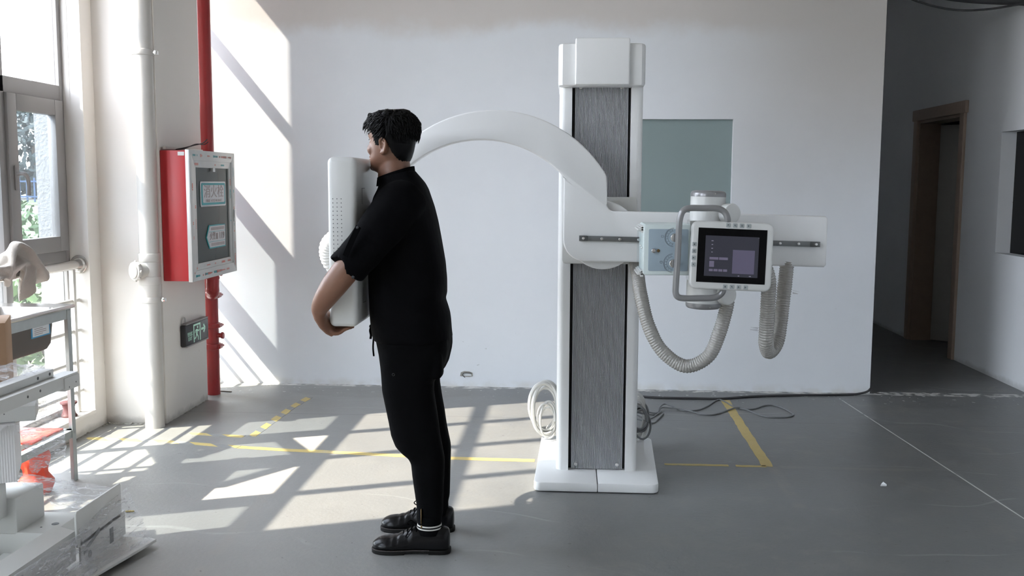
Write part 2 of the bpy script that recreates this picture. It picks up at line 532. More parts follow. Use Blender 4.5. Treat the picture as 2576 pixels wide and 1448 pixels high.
class MB:
    def __init__(s):
        s.bm = bmesh.new()
        s.mi = 0

    def add(s, t):
        for f in t.faces:
            f.material_index = s.mi
        me = bpy.data.meshes.new('tmp')
        t.to_mesh(me)
        t.free()
        s.bm.from_mesh(me)
        bpy.data.meshes.remove(me)
        return s

    def box(s, lo, hi, bev=0.0, seg=2, X=None):
        t = bmesh.new()
        bmesh.ops.create_cube(t, size=1.0)
        c = [(a + b) / 2 for a, b in zip(lo, hi)]
        d = [abs(b - a) for a, b in zip(lo, hi)]
        for v in t.verts:
            v.co = Vector((v.co.x * d[0] + c[0], v.co.y * d[1] + c[1], v.co.z * d[2] + c[2]))
        if bev > 0:
            bmesh.ops.bevel(t, geom=list(t.edges), offset=min(bev, min(d) * 0.49), segments=seg, affect='EDGES', profile=0.5)
        if X is not None:
            bmesh.ops.transform(t, matrix=X, verts=t.verts)
        return s.add(t)

    def rbox(s, lo, hi, axis, r, seg=5, bev=0.0):
        """box with the four edges parallel to axis rounded with radius r, other edges bevelled"""
        ax = 'xyz'.index(axis)
        ua, va = [i for i in range(3) if i != ax]
        pts = rrect(lo[ua], lo[va], hi[ua], hi[va], r, seg)
        return s.prism(pts, ax, lo[ax], hi[ax], bev)

    def prism(s, pts, ax, d0, d1, bev=0.0, X=None, seg=2):
        ua, va = [i for i in range(3) if i != ax]

        def mk(p, d):
            c = [0, 0, 0]
            c[ua], c[va], c[ax] = p[0], p[1], d
            return Vector(c)
        t = bmesh.new()
        a = [t.verts.new(mk(p, d0)) for p in pts]
        b = [t.verts.new(mk(p, d1)) for p in pts]
        n = len(pts)
        fa = t.faces.new(a)
        fb = t.faces.new(list(reversed(b)))
        for i in range(n):
            j = (i + 1) % n
            t.faces.new((a[j], a[i], b[i], b[j]))
        bmesh.ops.recalc_face_normals(t, faces=t.faces)
        if bev > 0:
            ed = list(fa.edges) + list(fb.edges)
            bmesh.ops.bevel(t, geom=ed, offset=bev, segments=seg, affect='EDGES', profile=0.5)
        if X is not None:
            bmesh.ops.transform(t, matrix=X, verts=t.verts)
        return s.add(t)

    def tube(s, pts, r, seg=12, closed=False, cap=True, sq=None):
        pts = [Vector(p) for p in pts]
        n = len(pts)
        rad = r if isinstance(r, (list, tuple)) else [r] * n
        t = bmesh.new()
        up = None
        rings = []
        for i, p in enumerate(pts):
            if closed:
                d = pts[(i + 1) % n] - pts[i - 1]
            else:
                d = pts[min(i + 1, n - 1)] - pts[max(i - 1, 0)]
            if d.length < 1e-9:
                d = Vector((0, 0, 1))
            d.normalize()
            if up is None:
                up = d.orthogonal().normalized()
            else:
                up = (up - d * up.dot(d))
                if up.length < 1e-6:
                    up = d.orthogonal()
                up.normalize()
            w = d.cross(up)
            rings.append([t.verts.new(p + (up * cos(2 * pi * k / seg) + w * sin(2 * pi * k / seg)) * rad[i]) for k in range(seg)])
        m = n if closed else n - 1
        for i in range(m):
            A, B = rings[i], rings[(i + 1) % n]
            for k in range(seg):
                q = (k + 1) % seg
                t.faces.new((A[k], A[q], B[q], B[k]))
        if cap and not closed:
            t.faces.new(list(reversed(rings[0])))
            t.faces.new(rings[-1])
        bmesh.ops.recalc_face_normals(t, faces=t.faces)
        return s.add(t)

    def cyl(s, p0, p1, r, r1=None, seg=24, bev=0.0):
        p0, p1 = Vector(p0), Vector(p1)
        if r1 is None:
            r1 = r
        if bev > 0:
            d = (p1 - p0).normalized()
            return s.tube([p0, p0 + d * 1e-5, p0 + d * bev * 0.3, p0 + d * bev, p1 - d * bev, p1 - d * bev * 0.3, p1 - d * 1e-5, p1],
                          [max(r - bev, 1e-4), r - bev * 0.95, r - bev * 0.3, r, r1, r1 - bev * 0.3, r1 - bev * 0.95, max(r1 - bev, 1e-4)], seg)
        return s.tube([p0, p1], [r, r1], seg)

    def sphere(s, c, r, u=16, v=12, sc=(1, 1, 1), X=None):
        t = bmesh.new()
        bmesh.ops.create_uvsphere(t, u_segments=u, v_segments=v, radius=r)
        for q in t.verts:
            q.co = Vector((q.co.x * sc[0], q.co.y * sc[1], q.co.z * sc[2]))
        if X is not None:
            bmesh.ops.transform(t, matrix=X, verts=t.verts)
        bmesh.ops.translate(t, vec=Vector(c), verts=t.verts)
        return s.add(t)

    def loft(s, rings, cap=True, close=True):
        t = bmesh.new()
        R = [[t.verts.new(Vector(p)) for p in ring] for ring in rings]
        n = len(R[0])
        for i in range(len(R) - 1):
            for k in range(n if close else n - 1):
                q = (k + 1) % n
                t.faces.new((R[i][k], R[i][q], R[i + 1][q], R[i + 1][k]))
        if cap and close:
            t.faces.new(list(reversed(R[0])))
            t.faces.new(R[-1])
        bmesh.ops.recalc_face_normals(t, faces=t.faces)
        return s.add(t)

    def quad(s, a, b, c, d):
        t = bmesh.new()
        t.faces.new([t.verts.new(Vector(p)) for p in (a, b, c, d)])
        return s.add(t)

    def poly(s, pts):
        t = bmesh.new()
        t.faces.new([t.verts.new(Vector(p)) for p in pts])
        return s.add(t)

    def xf(s, X):
        bmesh.ops.transform(s.bm, matrix=X, verts=s.bm.verts)
        return s

    def build(s, name, m, parent=None, loc=None, angle=35, smooth=True):
        me = bpy.data.meshes.new(name)
        s.bm.to_mesh(me)
        s.bm.free()
        return link_mesh(me, name, m, parent, loc, angle, smooth)


def mw(o):
    X = o.matrix_basis.copy()
    while o.parent:
        o = o.parent
        X = o.matrix_basis @ X
    return X


def link_mesh(me, name, m, parent=None, loc=None, angle=35, smooth=True):
    for mm in (m if isinstance(m, (list, tuple)) else [m]):
        me.materials.append(mm)
    if smooth:
        me.polygons.foreach_set('use_smooth', [True] * len(me.polygons))
        me.set_sharp_from_angle(angle=radians(angle))
    o = bpy.data.objects.new(name, me)
    COL.objects.link(o)
    if parent is not None:
        o.parent = parent
        me.transform(mw(parent).inverted())
    elif loc is not None:
        me.transform(Matrix.Translation(-Vector(loc)))
        o.location = loc
    return o


def tag(o, label, cat, group=None, kind=None):
    o['label'] = label
    o['category'] = cat
    if group:
        o['group'] = group
    if kind:
        o['kind'] = kind
    return o


def thing(name, label, cat, loc, group=None):
    o = bpy.data.objects.new(name, None)
    o.empty_display_size = 0.1
    COL.objects.link(o)
    o.location = loc
    return tag(o, label, cat, group)


def struct(o, label=None):
    o['kind'] = 'structure'
    if label:
        o['label'] = label
    return o


def rrect(x0, y0, x1, y1, r, seg=5):
    out = []
    for (cx, cy_, a0) in ((x1 - r, y1 - r, 0), (x0 + r, y1 - r, 90), (x0 + r, y0 + r, 180), (x1 - r, y0 + r, 270)):
        for k in range(seg + 1):
            a = radians(a0 + 90 * k / seg)
            out.append((cx + r * cos(a), cy_ + r * sin(a)))
    return out


def catmull(pts, n=8, closed=False):
    P = [Vector(p) for p in pts]
    out = []
    m = len(P)
    rng = m if closed else m - 1
    for i in range(rng):
        if closed:
            a, b, c, d = P[(i - 1) % m], P[i], P[(i + 1) % m], P[(i + 2) % m]
        else:
            a, b, c, d = P[max(i - 1, 0)], P[i], P[i + 1], P[min(i + 2, m - 1)]
        for k in range(n):
            t = k / n
            out.append(0.5 * ((2 * b) + (c - a) * t + (2 * a - 5 * b + 4 * c - d) * t * t + (3 * b - a - 3 * c + d) * t ** 3))
    if not closed:
        out.append(P[-1])
    return out


def text_mesh(body, size, extrude=0.0004):
    cu = bpy.data.curves.new('lettering', 'FONT')
    cu.body = body
    cu.size = size
    cu.extrude = extrude
    cu.align_x = 'CENTER'
    cu.align_y = 'CENTER'
    o = bpy.data.objects.new('lettering', cu)
    COL.objects.link(o)
    dg = bpy.context.evaluated_depsgraph_get()
    me = bpy.data.meshes.new_from_object(o.evaluated_get(dg))
    bpy.data.objects.remove(o)
    bpy.data.curves.remove(cu)
    return me


def add_text(mb, body, size, X, sx=1.0):
    me = text_mesh(body, size)
    me.transform(X @ Matrix.Diagonal((sx, 1, 1, 1)))
    n0 = len(mb.bm.faces)
    mb.bm.from_mesh(me)
    mb.bm.faces.ensure_lookup_table()
    for f in mb.bm.faces[n0:]:
        f.material_index = mb.mi
    bpy.data.meshes.remove(me)


def remeshed(mb, voxel, smooth_iter=6, fac=0.5):
    """union of closed shells into one continuous surface"""
    me = bpy.data.meshes.new('shell')
    mb.bm.to_mesh(me)
    mb.bm.free()
    o = bpy.data.objects.new('shell', me)
    COL.objects.link(o)
    r = o.modifiers.new('r', 'REMESH')
    r.mode = 'VOXEL'
    r.voxel_size = voxel
    r.use_smooth_shade = True
    if smooth_iter:
        q = o.modifiers.new('s', 'SMOOTH')
        q.factor = fac
        q.iterations = smooth_iter
    dg = bpy.context.evaluated_depsgraph_get()
    out = bpy.data.meshes.new_from_object(o.evaluated_get(dg))
    bpy.data.objects.remove(o)
    bpy.data.meshes.remove(me)
    return out


def wall_mesh(ax, d0, d1, us, zs, solid):
    """solid wall split in cells; solid(u,z) tells whether a cell is filled. ax = thickness axis (0 or 1)"""
    mb = MB()
    bm = mb.bm
    nu, nz = len(us) - 1, len(zs) - 1
    F = [[solid((us[i] + us[i + 1]) / 2, (zs[k] + zs[k + 1]) / 2) for k in range(nz)] for i in range(nu)]

    def pt(u, d, z):
        return Vector((d, u, z)) if ax == 0 else Vector((u, d, z))

    def f(i, k):
        return 0 <= i < nu and 0 <= k < nz and F[i][k]

    def q(*p):
        bm.faces.new([bm.verts.new(x) for x in p])
    for i in range(nu):
        for k in range(nz):
            if not F[i][k]:
                continue
            a, b, c, d = us[i], us[i + 1], zs[k], zs[k + 1]
            q(pt(a, d0, c), pt(b, d0, c), pt(b, d0, d), pt(a, d0, d))
            q(pt(a, d1, c), pt(a, d1, d), pt(b, d1, d), pt(b, d1, c))
            if not f(i - 1, k):
                q(pt(a, d0, c), pt(a, d0, d), pt(a, d1, d), pt(a, d1, c))
            if not f(i + 1, k):
                q(pt(b, d0, c), pt(b, d1, c), pt(b, d1, d), pt(b, d0, d))
            if not f(i, k - 1):
                q(pt(a, d0, c), pt(a, d1, c), pt(b, d1, c), pt(b, d0, c))
            if not f(i, k + 1):
                q(pt(a, d0, d), pt(b, d0, d), pt(b, d1, d), pt(a, d1, d))
    bmesh.ops.remove_doubles(bm, verts=bm.verts, dist=1e-5)
    bmesh.ops.recalc_face_normals(bm, faces=bm.faces)
    return mb


def RM(axis, deg):
    return Matrix.Rotation(radians(deg), 4, axis)


def TR(*p):
    return Matrix.Translation(Vector(p))

# ================================================================== THE SETTING
XL, XLO = -2.77, -3.05          # inner and outer face of the window wall
YP, YP2 = 6.87, 6.99            # partition faces
XR = 3.23                       # right wall inner face
CEIL = 4.6
ZSILL, ZHEAD = 0.112, 3.75

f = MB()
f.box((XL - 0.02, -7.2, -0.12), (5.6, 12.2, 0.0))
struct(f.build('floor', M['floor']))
f = MB()
f.box((XLO, -7.2, CEIL), (5.6, 12.2, CEIL + 0.15))
struct(f.build('ceiling', M['ceiling']))

OPEN = [(3.18, 5.495), (6.438, 6.93), (0.0, 2.2), (-2.8, -0.6)]
ys = sorted(set([-7.2, 10.6, 11.4, 12.2] + [v for o in OPEN for v in o]))
w = wall_mesh(0, XL, XLO, ys, [-0.3, ZSILL, 3.15, 3.6, ZHEAD, CEIL],
              lambda y, z: not (10.6 < y < 11.4 and 3.15 < z < 3.6) and not (ZSILL < z < ZHEAD and any(a < y < b for a, b in OPEN)))
wl = struct(w.build('wall_left', [M['plaster'], M['stucco']], smooth=False))
for p in wl.data.polygons:
    if p.center.x < -2.99:
        p.material_index = 1
# rough outer half of the far reveal of the visible window
f = MB()
f.box((-3.06, 5.489, ZSILL), (-2.935, 5.4955, ZHEAD))
struct(f.build('trim_1', M['stucco']))
# pier between the two windows
f = MB()
f.box((XL - 0.01, 5.63, 0), (-2.40, 6.31, CEIL), 0.004)
struct(f.build('wall_pier', M['plaster']))
# crumbled skirt of plaster at the pier foot and window wall foot
random.seed(3)
f = MB()
for i in range(190):
    if i < 70:
        p = (-2.41 + 0.012 * random.random(), 5.66 + 0.62 * random.random(), 0.0)
    elif i < 130:
        p = (-2.76 + 0.27 * random.random(), 5.615 + 0.01 * random.random(), 0.0)
    else:
        p = (-2.762 + 0.014 * random.random(), 4.4 + 1.25 * random.random(), 0.0)
    r = 0.003 + 0.009 * random.random() ** 2
    f.sphere(p, r, 6, 4, (0.7 + random.random(), 0.8 + random.random(), 0.6), RM('Z', random.uniform(0, 180)) @ RM('X', random.uniform(-30, 30)))
debris = f.build('plaster_debris', M['debris'])
tag(debris, 'crumbs of broken plaster along the foot of the white pier', 'debris', kind='stuff')

# white partition at the back with a green glass window
us = [-2.86, 0.06, 1.122, 2.12]
zs = [0, 1.0, 1.895, CEIL]
w = wall_mesh(1, YP, YP2, us, zs, lambda x, z: not (0.06 < x < 1.122 and 1.0 < z < 1.895))
struct(w.build('wall_back', M['partition'], smooth=False))
f = MB()
f.box((0.06, 6.905, 1.0), (1.122, 6.93, 1.895))
struct(f.build('window_2', M['frost']))

# right wall with a doorway and an opening
us = [-7.2, 5.9, 7.60, 8.36, 9.35, 12.2]
zs = [0, 0.945, 1.85, 2.04, CEIL]
w = wall_mesh(0, XR, 3.42, us, zs, lambda y, z: not ((5.9 < y < 7.60 and 0.945 < z < 1.85) or (8.36 < y < 9.35 and z < 2.04)))
struct(w.build('wall_right', M['plaster_r'], smooth=False))
f = MB()
f.box((XL, -7.3, 0), (5.6, -7.2, CEIL))
struct(f.build('wall_front', M['plaster']))
f = MB()
f.box((XL, 12.2, 0), (5.6, 12.3, CEIL))
struct(f.build('wall_corridor', M['plaster_r']))
f = MB()
f.box((5.5, -7.2, 0), (5.6, 12.2, CEIL))
struct(f.build('wall_outer', M['plaster_r']))
f = MB()
f.box((3.34, 5.9, 0.945), (3.35, 7.60, 1.85))
struct(f.build('window_4', M['screenblack']))  # black sheet stands in for the darkness inside the opening

# doorway: architrave, jambs and a leaf standing ajar into the next room
dr = MB()
for (y0, y1, z0, z1) in ((8.27, 8.36, 0, 2.13), (9.35, 9.44, 0, 2.13)):
    dr.box((3.205, y0, z0), (3.235, y1, z1), 0.006)
dr.box((3.20, 8.24, 2.04), (3.236, 9.47, 2.14), 0.008)
dr.box((3.23, 8.36, 0), (3.42, 8.385, 2.04))
dr.box((3.23, 9.325, 0), (3.42, 9.35, 2.04))
dr.box((3.23, 8.36, 2.015), (3.42, 9.35, 2.04))
dframe = struct(dr.build('door_1', M['doorframe']))
lf = MB()
lf.box((0, -0.02, 0.012), (0.88, 0.02, 2.0), 0.004)
for (z0, z1) in ((0.22, 0.92), (1.05, 1.80)):
    for (x0, x1) in ((0.12, 0.40), (0.48, 0.76)):
        for sgn in (-1, 1):
            lf.box((x0, sgn * 0.0195 - 0.003, z0), (x1, sgn * 0.0195 + 0.003, z1), 0.0028)
lf.xf(TR(3.41, 9.30, 0) @ RM('Z', -38))
leaf = lf.build('door_leaf', M['doorleaf'], dframe)
for z in (0.28, 1.0, 1.72):
    h = MB()
    h.cyl((3.415, 9.315, z - 0.05), (3.415, 9.315, z + 0.05), 0.009, seg=10)
    h.build('hinge', M['chrome'], dframe)


# ------------------------------------------------------------------ windows in the left wall
def sash(mb, y0, y1, z0, z1, w_, x0, x1):
    mb.box((x0, y0, z0), (x1, y0 + w_, z1), 0.004)
    mb.box((x0, y1 - w_, z0), (x1, y1, z1), 0.004)
    mb.box((x0, y0 + w_, z0), (x1, y1 - w_, z0 + w_), 0.004)
    mb.box((x0, y0 + w_, z1 - w_), (x1, y1 - w_, z1), 0.004)


Z_RAIL0, Z_RAIL1 = 0.985, 1.055       # lower transom
Z_TR0, Z_TR1 = 1.90, 1.985            # middle transom
Z_UP0, Z_UP1 = 2.84, 2.91             # upper transom
GX = -2.905


def window(n, y0, y1, mull, open_bay={}, x=GX, low='glass_d', upp='glass_u'):
    fr = MB()
    a, b = x - 0.03, x + 0.022
    fr.box((a, y0, ZSILL), (b, y0 + 0.04, ZHEAD), 0.003)
    fr.box((a, y1 - 0.04, ZSILL), (b, y1, ZHEAD), 0.003)
    fr.box((a, y0, ZSILL), (b, y1, ZSILL + 0.04), 0.003)
    fr.box((a, y0, ZHEAD - 0.05), (b, y1, ZHEAD), 0.003)
    for (z0, z1) in ((Z_RAIL0, Z_RAIL1), (Z_TR0, Z_TR1), (Z_UP0, Z_UP1)):
        fr.box((a, y0 + 0.04, z0), (b, y1 - 0.04, z1), 0.003)
    for ym in mull:
        fr.box((a, ym - 0.03, ZSILL + 0.04), (b, ym + 0.03, ZHEAD - 0.05), 0.003)
    root = struct(fr.build('window_%d' % n, M['alu']))
    cuts = [y0 + 0.04] + [v for m_ in mull for v in (m_ - 0.03, m_ + 0.03)] + [y1 - 0.04]
    for i in range(0, len(cuts), 2):
        c0, c1 = cuts[i], cuts[i + 1]
        for (z0, z1, mm) in ((ZSILL + 0.04, Z_RAIL0, low), (Z_TR1, Z_UP0, upp), (Z_UP1, ZHEAD - 0.05, upp)):
            g = MB()
            g.box((x - 0.003, c0, z0), (x + 0.003, c1, z1))
            g.build('pane', M[mm], root)
        s = MB()
        sash(s, c0, c1, Z_RAIL1, Z_TR0, 0.085, x - 0.012, x + 0.038)
        g = MB()
        g.box((x + 0.008, c0 + 0.05, Z_RAIL1 + 0.05), (x + 0.014, c1 - 0.05, Z_TR0 - 0.05))
        if i // 2 in open_bay:
            hy, an = (c1, -33) if open_bay[i // 2] == 'far' else (c0, 33)
            X = TR(x, hy, 0) @ RM('Z', an) @ TR(-x, -hy, 0)
            s.xf(X)
            g.xf(X)
        so = s.build('casement', M['alu'], root)
        g.build('casement_pane', M['dirty'], so)
        if n == 1:
            h = MB()
            yy = c0 + 0.043
            h.box((x + 0.038, yy - 0.012, 1.40), (x + 0.05, yy + 0.012, 1.53), 0.005)
            h.tube(catmull([(x + 0.045, yy, 1.485), (x + 0.085, yy, 1.487), (x + 0.09, yy + 0.02, 1.47), (x + 0.088, yy + 0.035, 1.43), (x + 0.085, yy + 0.036, 1.375)], 6),
                   0.010, 10)
            if i // 2 in open_bay:
                h.xf(X)
            h.build('window_handle', M['alu'], so)
    portal('window portal %d' % n, x + 0.06, y0, y1, ZSILL, ZHEAD)
    return root


window(1, 3.18, 5.495, [3.73, 4.34, 4.87], open_bay={1: 'far', 2: 'near'})
window(3, 6.438, 6.93, [], x=-2.86, low='glass_d', upp='glass_u')
window(5, 0.0, 2.2, [0.55, 1.1, 1.65])
window(6, -2.8, -0.6, [-2.25, -1.7, -1.15])
f = MB()
f.box((-2.93, 3.18, ZSILL - 0.02), (-2.765, 5.495, ZSILL + 0.004), 0.002)
struct(f.build('trim_2', M['plaster']))


f = MB()
sash(f, 10.6, 11.4, 3.15, 3.6, 0.04, -2.93, -2.88)
fill_frame = struct(f.build('window_8', M['alu']))  # added unseen opening, sized to brighten the corridor
f = MB()
f.box((-2.908, 10.63, 3.18), (-2.902, 11.37, 3.57))
f.build('pane', M['glass_u'], fill_frame)


def railing(y0, y1, label, flange_far=True):
    root = thing('window_railing', label, 'railing', (-2.83, (y0 + y1) / 2, ZSILL), 'window railings')
    r = MB()
    r.cyl((-2.83, y0, 0.972), (-2.83, y1, 0.972), 0.027, seg=20)
    r.build('handrail', M['inox'], root)
    for y in ([y1] if flange_far else []) + [y0]:
        s = 1 if y == y0 else -1
        fl_ = MB()
        fl_.cyl((-2.83, y, 0.972), (-2.83, y + s * 0.012, 0.972), 0.052, seg=28, bev=0.004)
        fl_.cyl((-2.83, y + s * 0.010, 0.972), (-2.83, y + s * 0.024, 0.972), 0.041, 0.034, seg=28)
        fl_.build('flange', M['inox'], root)
    for z in (0.765, 0.59, 0.41, 0.235):
        b = MB()
        b.cyl((-2.84, y0 + 0.01, z), (-2.84, y1 - 0.01, z), 0.0125, seg=12)
        b.build('rail_bar', M['pvc'], root)
    n = max(2, int((y1 - y0) / 0.9) + 1)
    for i in range(n):
        y = y1 - 0.075 - i * (y1 - y0 - 0.15) / (n - 1)
        p = MB()
        p.box((-2.85, y - 0.014, ZSILL + 0.004), (-2.822, y + 0.014, 0.955), 0.003)
        p.build('post', M['pvc'], root)
    return root


railing(3.18, 5.495, 'white railing with a steel handrail across the window beside the sink stand')
railing(6.438, 6.868, 'short white railing across the narrow window behind the red pipe')

# ------------------------------------------------------------------ outside
f = MB()
f.box((-120, -60, -0.5), (XLO - 0.02, 200, -0.25))
struct(f.build('ground', M['earth']))
f = MB()
f.box((-110, 46, -0.25), (-8, 66, -0.235))
struct(f.build('road', M['road']))
f = MB()
f.box((-120, 66.2, -0.25), (-8, 80, -0.2))
f.box((-120, 16, -0.25), (-8, 45.5, -0.22))
tag(f.build('lawn', M['grass']), 'green lawn strips on both sides of the pale road outside', 'lawn', kind='stuff')
fn = thing('park_fence', 'blue railing fence beyond the road outside the window', 'fence', (-46, 75, -0.2))
f = MB()
for i in range(70):
    x = -66 + i * 0.6
    f.box((x - 0.05, 74.95, -0.2), (x + 0.05, 75.05, 1.7))
f.box((-67, 74.93, 0.15), (-24, 75.07, 0.27))
f.box((-67, 74.93, 1.35), (-24, 75.07, 1.47))
f.build('fence_bars', M['fence'], fn)


def leaf_cloud(c, r, n, size, seed, sc=(1, 1, 1)):
    random.seed(seed)
    mb = MB()
    bm = mb.bm
    for i in range(n):
        d = Vector((random.gauss(0, 1), random.gauss(0, 1), random.gauss(0, 1))).normalized()
        q = d * r * (0.55 + 0.5 * random.random() ** 0.5)
        q *= 1 + 0.28 * noise.noise(d * 2.2 + Vector((seed, 0, 0)))
        p = Vector(c) + Vector((q.x * sc[0], q.y * sc[1], q.z * sc[2]))
        a = Vector((random.gauss(0, 1), random.gauss(0, 1), random.gauss(0, 1))).normalized()
        b = a.orthogonal().normalized()
        s = size * (0.6 + 0.8 * random.random())
        v = [bm.verts.new(p + a * s), bm.verts.new(p + b * s * 0.45), bm.verts.new(p - a * s), bm.verts.new(p - b * s * 0.45)]
        bm.faces.new(v)
    return mb


TREES = [(-66, 94, 5.0, 'tall dark tree seen through the upper part of the casement'),
         (-51.5, 92, 5.2, 'dark rounded tree beyond the blue fence, second from the window jamb'),
         (-37.5, 94, 5.0, 'dark tree beyond the blue fence, beside the stucco jamb')]
for i, (x, y, r, lab) in enumerate(TREES):
    t = thing('park_tree', lab, 'tree', (x, y, -0.25), 'trees beyond the road')
    q = MB()
    q.tube([(x, y, -0.25), (x + 0.1, y, 2.5), (x, y + 0.1, 5)], [0.35, 0.25, 0.15], 10)
    q.build('trunk', M['bark'], t)
    leaf_cloud((x, y, 4.4), r, 2600, 0.42, i + 1, (1, 1, 0.78)).build('crown', M['leafd'], t, smooth=False)
SHRUBS = [(-4.55, 8.3, 0.62, 0.30, 'light green leafy shrub close outside the window beside the jamb'),
          (-6.1, 9.7, 0.78, 0.28, 'light green leafy shrub outside the window behind the towel'),
          (-7.6, 12.6, 1.0, 0.45, 'rounded shrub farther out, below the blue fence')]
for i, (x, y, r, z, lab) in enumerate(SHRUBS):
    t = thing('leafy_shrub', lab, 'shrub', (x, y, -0.25), 'shrubs outside the window')
    q = MB()
    for k in range(5):
        a = k * 1.26
        q.tube([(x, y, -0.25), (x + 0.2 * cos(a) * r, y + 0.2 * sin(a) * r, 0.1), (x + 0.6 * cos(a) * r, y + 0.6 * sin(a) * r, z + 0.2)], [0.02, 0.015, 0.006], 6)
    q.build('stem', M['bark'], t)
    leaf_cloud((x, y, z), r, 1500, 0.06, 20 + i, (1, 1, 0.75)).build('foliage', M['leafl'], t, smooth=False)

# ------------------------------------------------------------------ pipes on the pier
root = thing('drain_pipe', 'white plastic drain pipe with a round cleanout plug on the pier', 'pipe', (-2.445, 5.57, 0))
PX, PY, PR = -2.443, 5.5645, 0.0555
q = MB()
q.cyl((PX, PY, 0), (PX, PY, CEIL), PR, seg=36)
q.build('pipe', M['pvc'], root)
for (z0, z1, r) in ((0.985, 1.035, 0.062), (0.85, 0.90, 0.0625), (0.745, 0.78, 0.0605), (0.77, 1.03, 0.0585), (2.165, 2.20, 0.0605)):
    q = MB()
    q.cyl((PX, PY, z0), (PX, PY, z1), r, seg=36, bev=0.004)
    q.build('pipe_collar', M['pvc'], root)
q = MB()
dv = Vector((-0.55, -0.83, 0)).normalized()
c0 = Vector((PX, PY, 0.935))
q.cyl(c0, c0 + dv * 0.085, 0.048, seg=32, bev=0.003)
q.cyl(c0 + dv * 0.078, c0 + dv * 0.105, 0.055, seg=32, bev=0.005)
q.cyl(c0 + dv * 0.10, c0 + dv * 0.112, 0.043, seg=32, bev=0.003)
for k in range(8):
    a = k * pi / 4
    sd = dv.cross(Vector((0, 0, 1)))
    pp = c0 + dv * 0.092 + (sd * cos(a) + Vector((0, 0, 1)) * sin(a)) * 0.054
    q.sphere(pp, 0.009, 8, 6)
q.build('cleanout_plug', M['pvc'], root)
for z in (0.762, 2.182):
    q = MB()
    q.box((PX + 0.052, PY + 0.0, z - 0.012), (PX + 0.085, PY + 0.02, z + 0.012), 0.003)
    q.cyl((PX + 0.07, PY - 0.006, z), (PX + 0.07, PY + 0.026, z), 0.006, seg=8)
    q.build('clamp_screw', M['chrome'], root)

root = thing('fire_pipe', 'dark red fire main standing in the corner with bolted couplings', 'pipe', (-2.4225, 6.475, 0))
RX, RY, RR = -2.4225, 6.475, 0.0444
q = MB()
q.cyl((RX, RY, 0), (RX, RY, CEIL), RR, seg=32)
q.build('pipe', M['red'], root)
for (z0, z1) in ((0.665, 0.705), (0.46, 0.495), (0.315, 0.355)):
    q = MB()
    q.cyl((RX, RY, z0), (RX, RY, z1), 0.058, seg=32, bev=0.006)
    for s in (-1, 1):
        q.box((RX + s * 0.05 - 0.014, RY - 0.03, z0 + 0.004), (RX + s * 0.05 + 0.014, RY + 0.03, z1 - 0.004), 0.005)
        q.cyl((RX + s * 0.062, RY - 0.038, (z0 + z1) / 2), (RX + s * 0.062, RY + 0.038, (z0 + z1) / 2), 0.008, seg=8)
    q.build('coupling', M['red'], root)
q = MB()
q.tube(catmull([(-2.365, 6.36, 0.856), (-2.365, 6.358, 0.80), (-2.367, 6.36, 0.755), (-2.375, 6.385, 0.712), (-2.40, 6.43, 0.70)], 8), 0.042, 20)
q.sphere((-2.371, 6.368, 0.732), 0.044, 20, 14)
q.cyl((-2.365, 6.36, 0.805), (-2.365, 6.36, 0.825), 0.0445, seg=24, bev=0.004)
q.build('elbow', M['red'], root)
for (x, z) in ((-2.37, 0.84), (-2.37, 0.41)):
    q = MB()
    q.cyl((RX, RY, z), (RX + 0.075, RY - 0.01, z), 0.016, seg=12)
    q.cyl((RX + 0.068, RY - 0.012, z), (RX + 0.084, RY - 0.012, z), 0.023, seg=8, bev=0.003)
    q.build('bolt', M['red'], root)

# ------------------------------------------------------------------ hydrant cabinet
BX0, BX1, BY0, BY1, BZ0, BZ1 = -2.398, -2.23, 5.645, 6.415, 0.858, 1.637
root = thing('hydrant_cabinet', 'red fire hydrant cabinet with an aluminium framed glass door on the pier', 'cabinet', (BX0, (BY0 + BY1) / 2, BZ0))
q = MB()
q.box((BX0, BY0 + 0.004, BZ0 + 0.004), (BX1 - 0.012, BY1 - 0.004, BZ1 - 0.004), 0.004)
q.build('cabinet_body', M['redbox'], root)
q = MB()
q.box((BX1 - 0.06, BY0 + 0.001, BZ1 - 0.035), (BX1 - 0.02, BY0 + 0.006, BZ1 - 0.012), 0.003)
q.build('sticker', M['paper'], root)
door = MB()
fw = 0.105
X0, X1 = BX1 - 0.012, BX1 + 0.012


def mitred(mb, x0, x1, y0, y1, z0, z1, w_):
    o = [(y0, z0), (y1, z0), (y1, z1), (y0, z1)]
    i_ = [(y0 + w_, z0 + w_), (y1 - w_, z0 + w_), (y1 - w_, z1 - w_), (y0 + w_, z1 - w_)]
    for k in range(4):
        j = (k + 1) % 4
        mb.prism([o[k], o[j], i_[j], i_[k]], 0, x0, x1, 0.002)


mitred(door, X0, X1, BY0, BY1, BZ0, BZ1, 0.062)
mitred(door, X0, X1 - 0.005, BY0 + 0.06, BY1 - 0.06, BZ0 + 0.06, BZ1 - 0.06, 0.042)
door.box((X0 - 0.002, BY0 - 0.002, BZ0), (X1 - 0.001, BY0 + 0.003, BZ1), 0.001)
pm = door
q_glass = MB()
q_glass.box((X0 + 0.002, BY0 + 0.09, BZ0 + 0.09), (X0 + 0.010, BY1 - 0.09, BZ1 - 0.09))
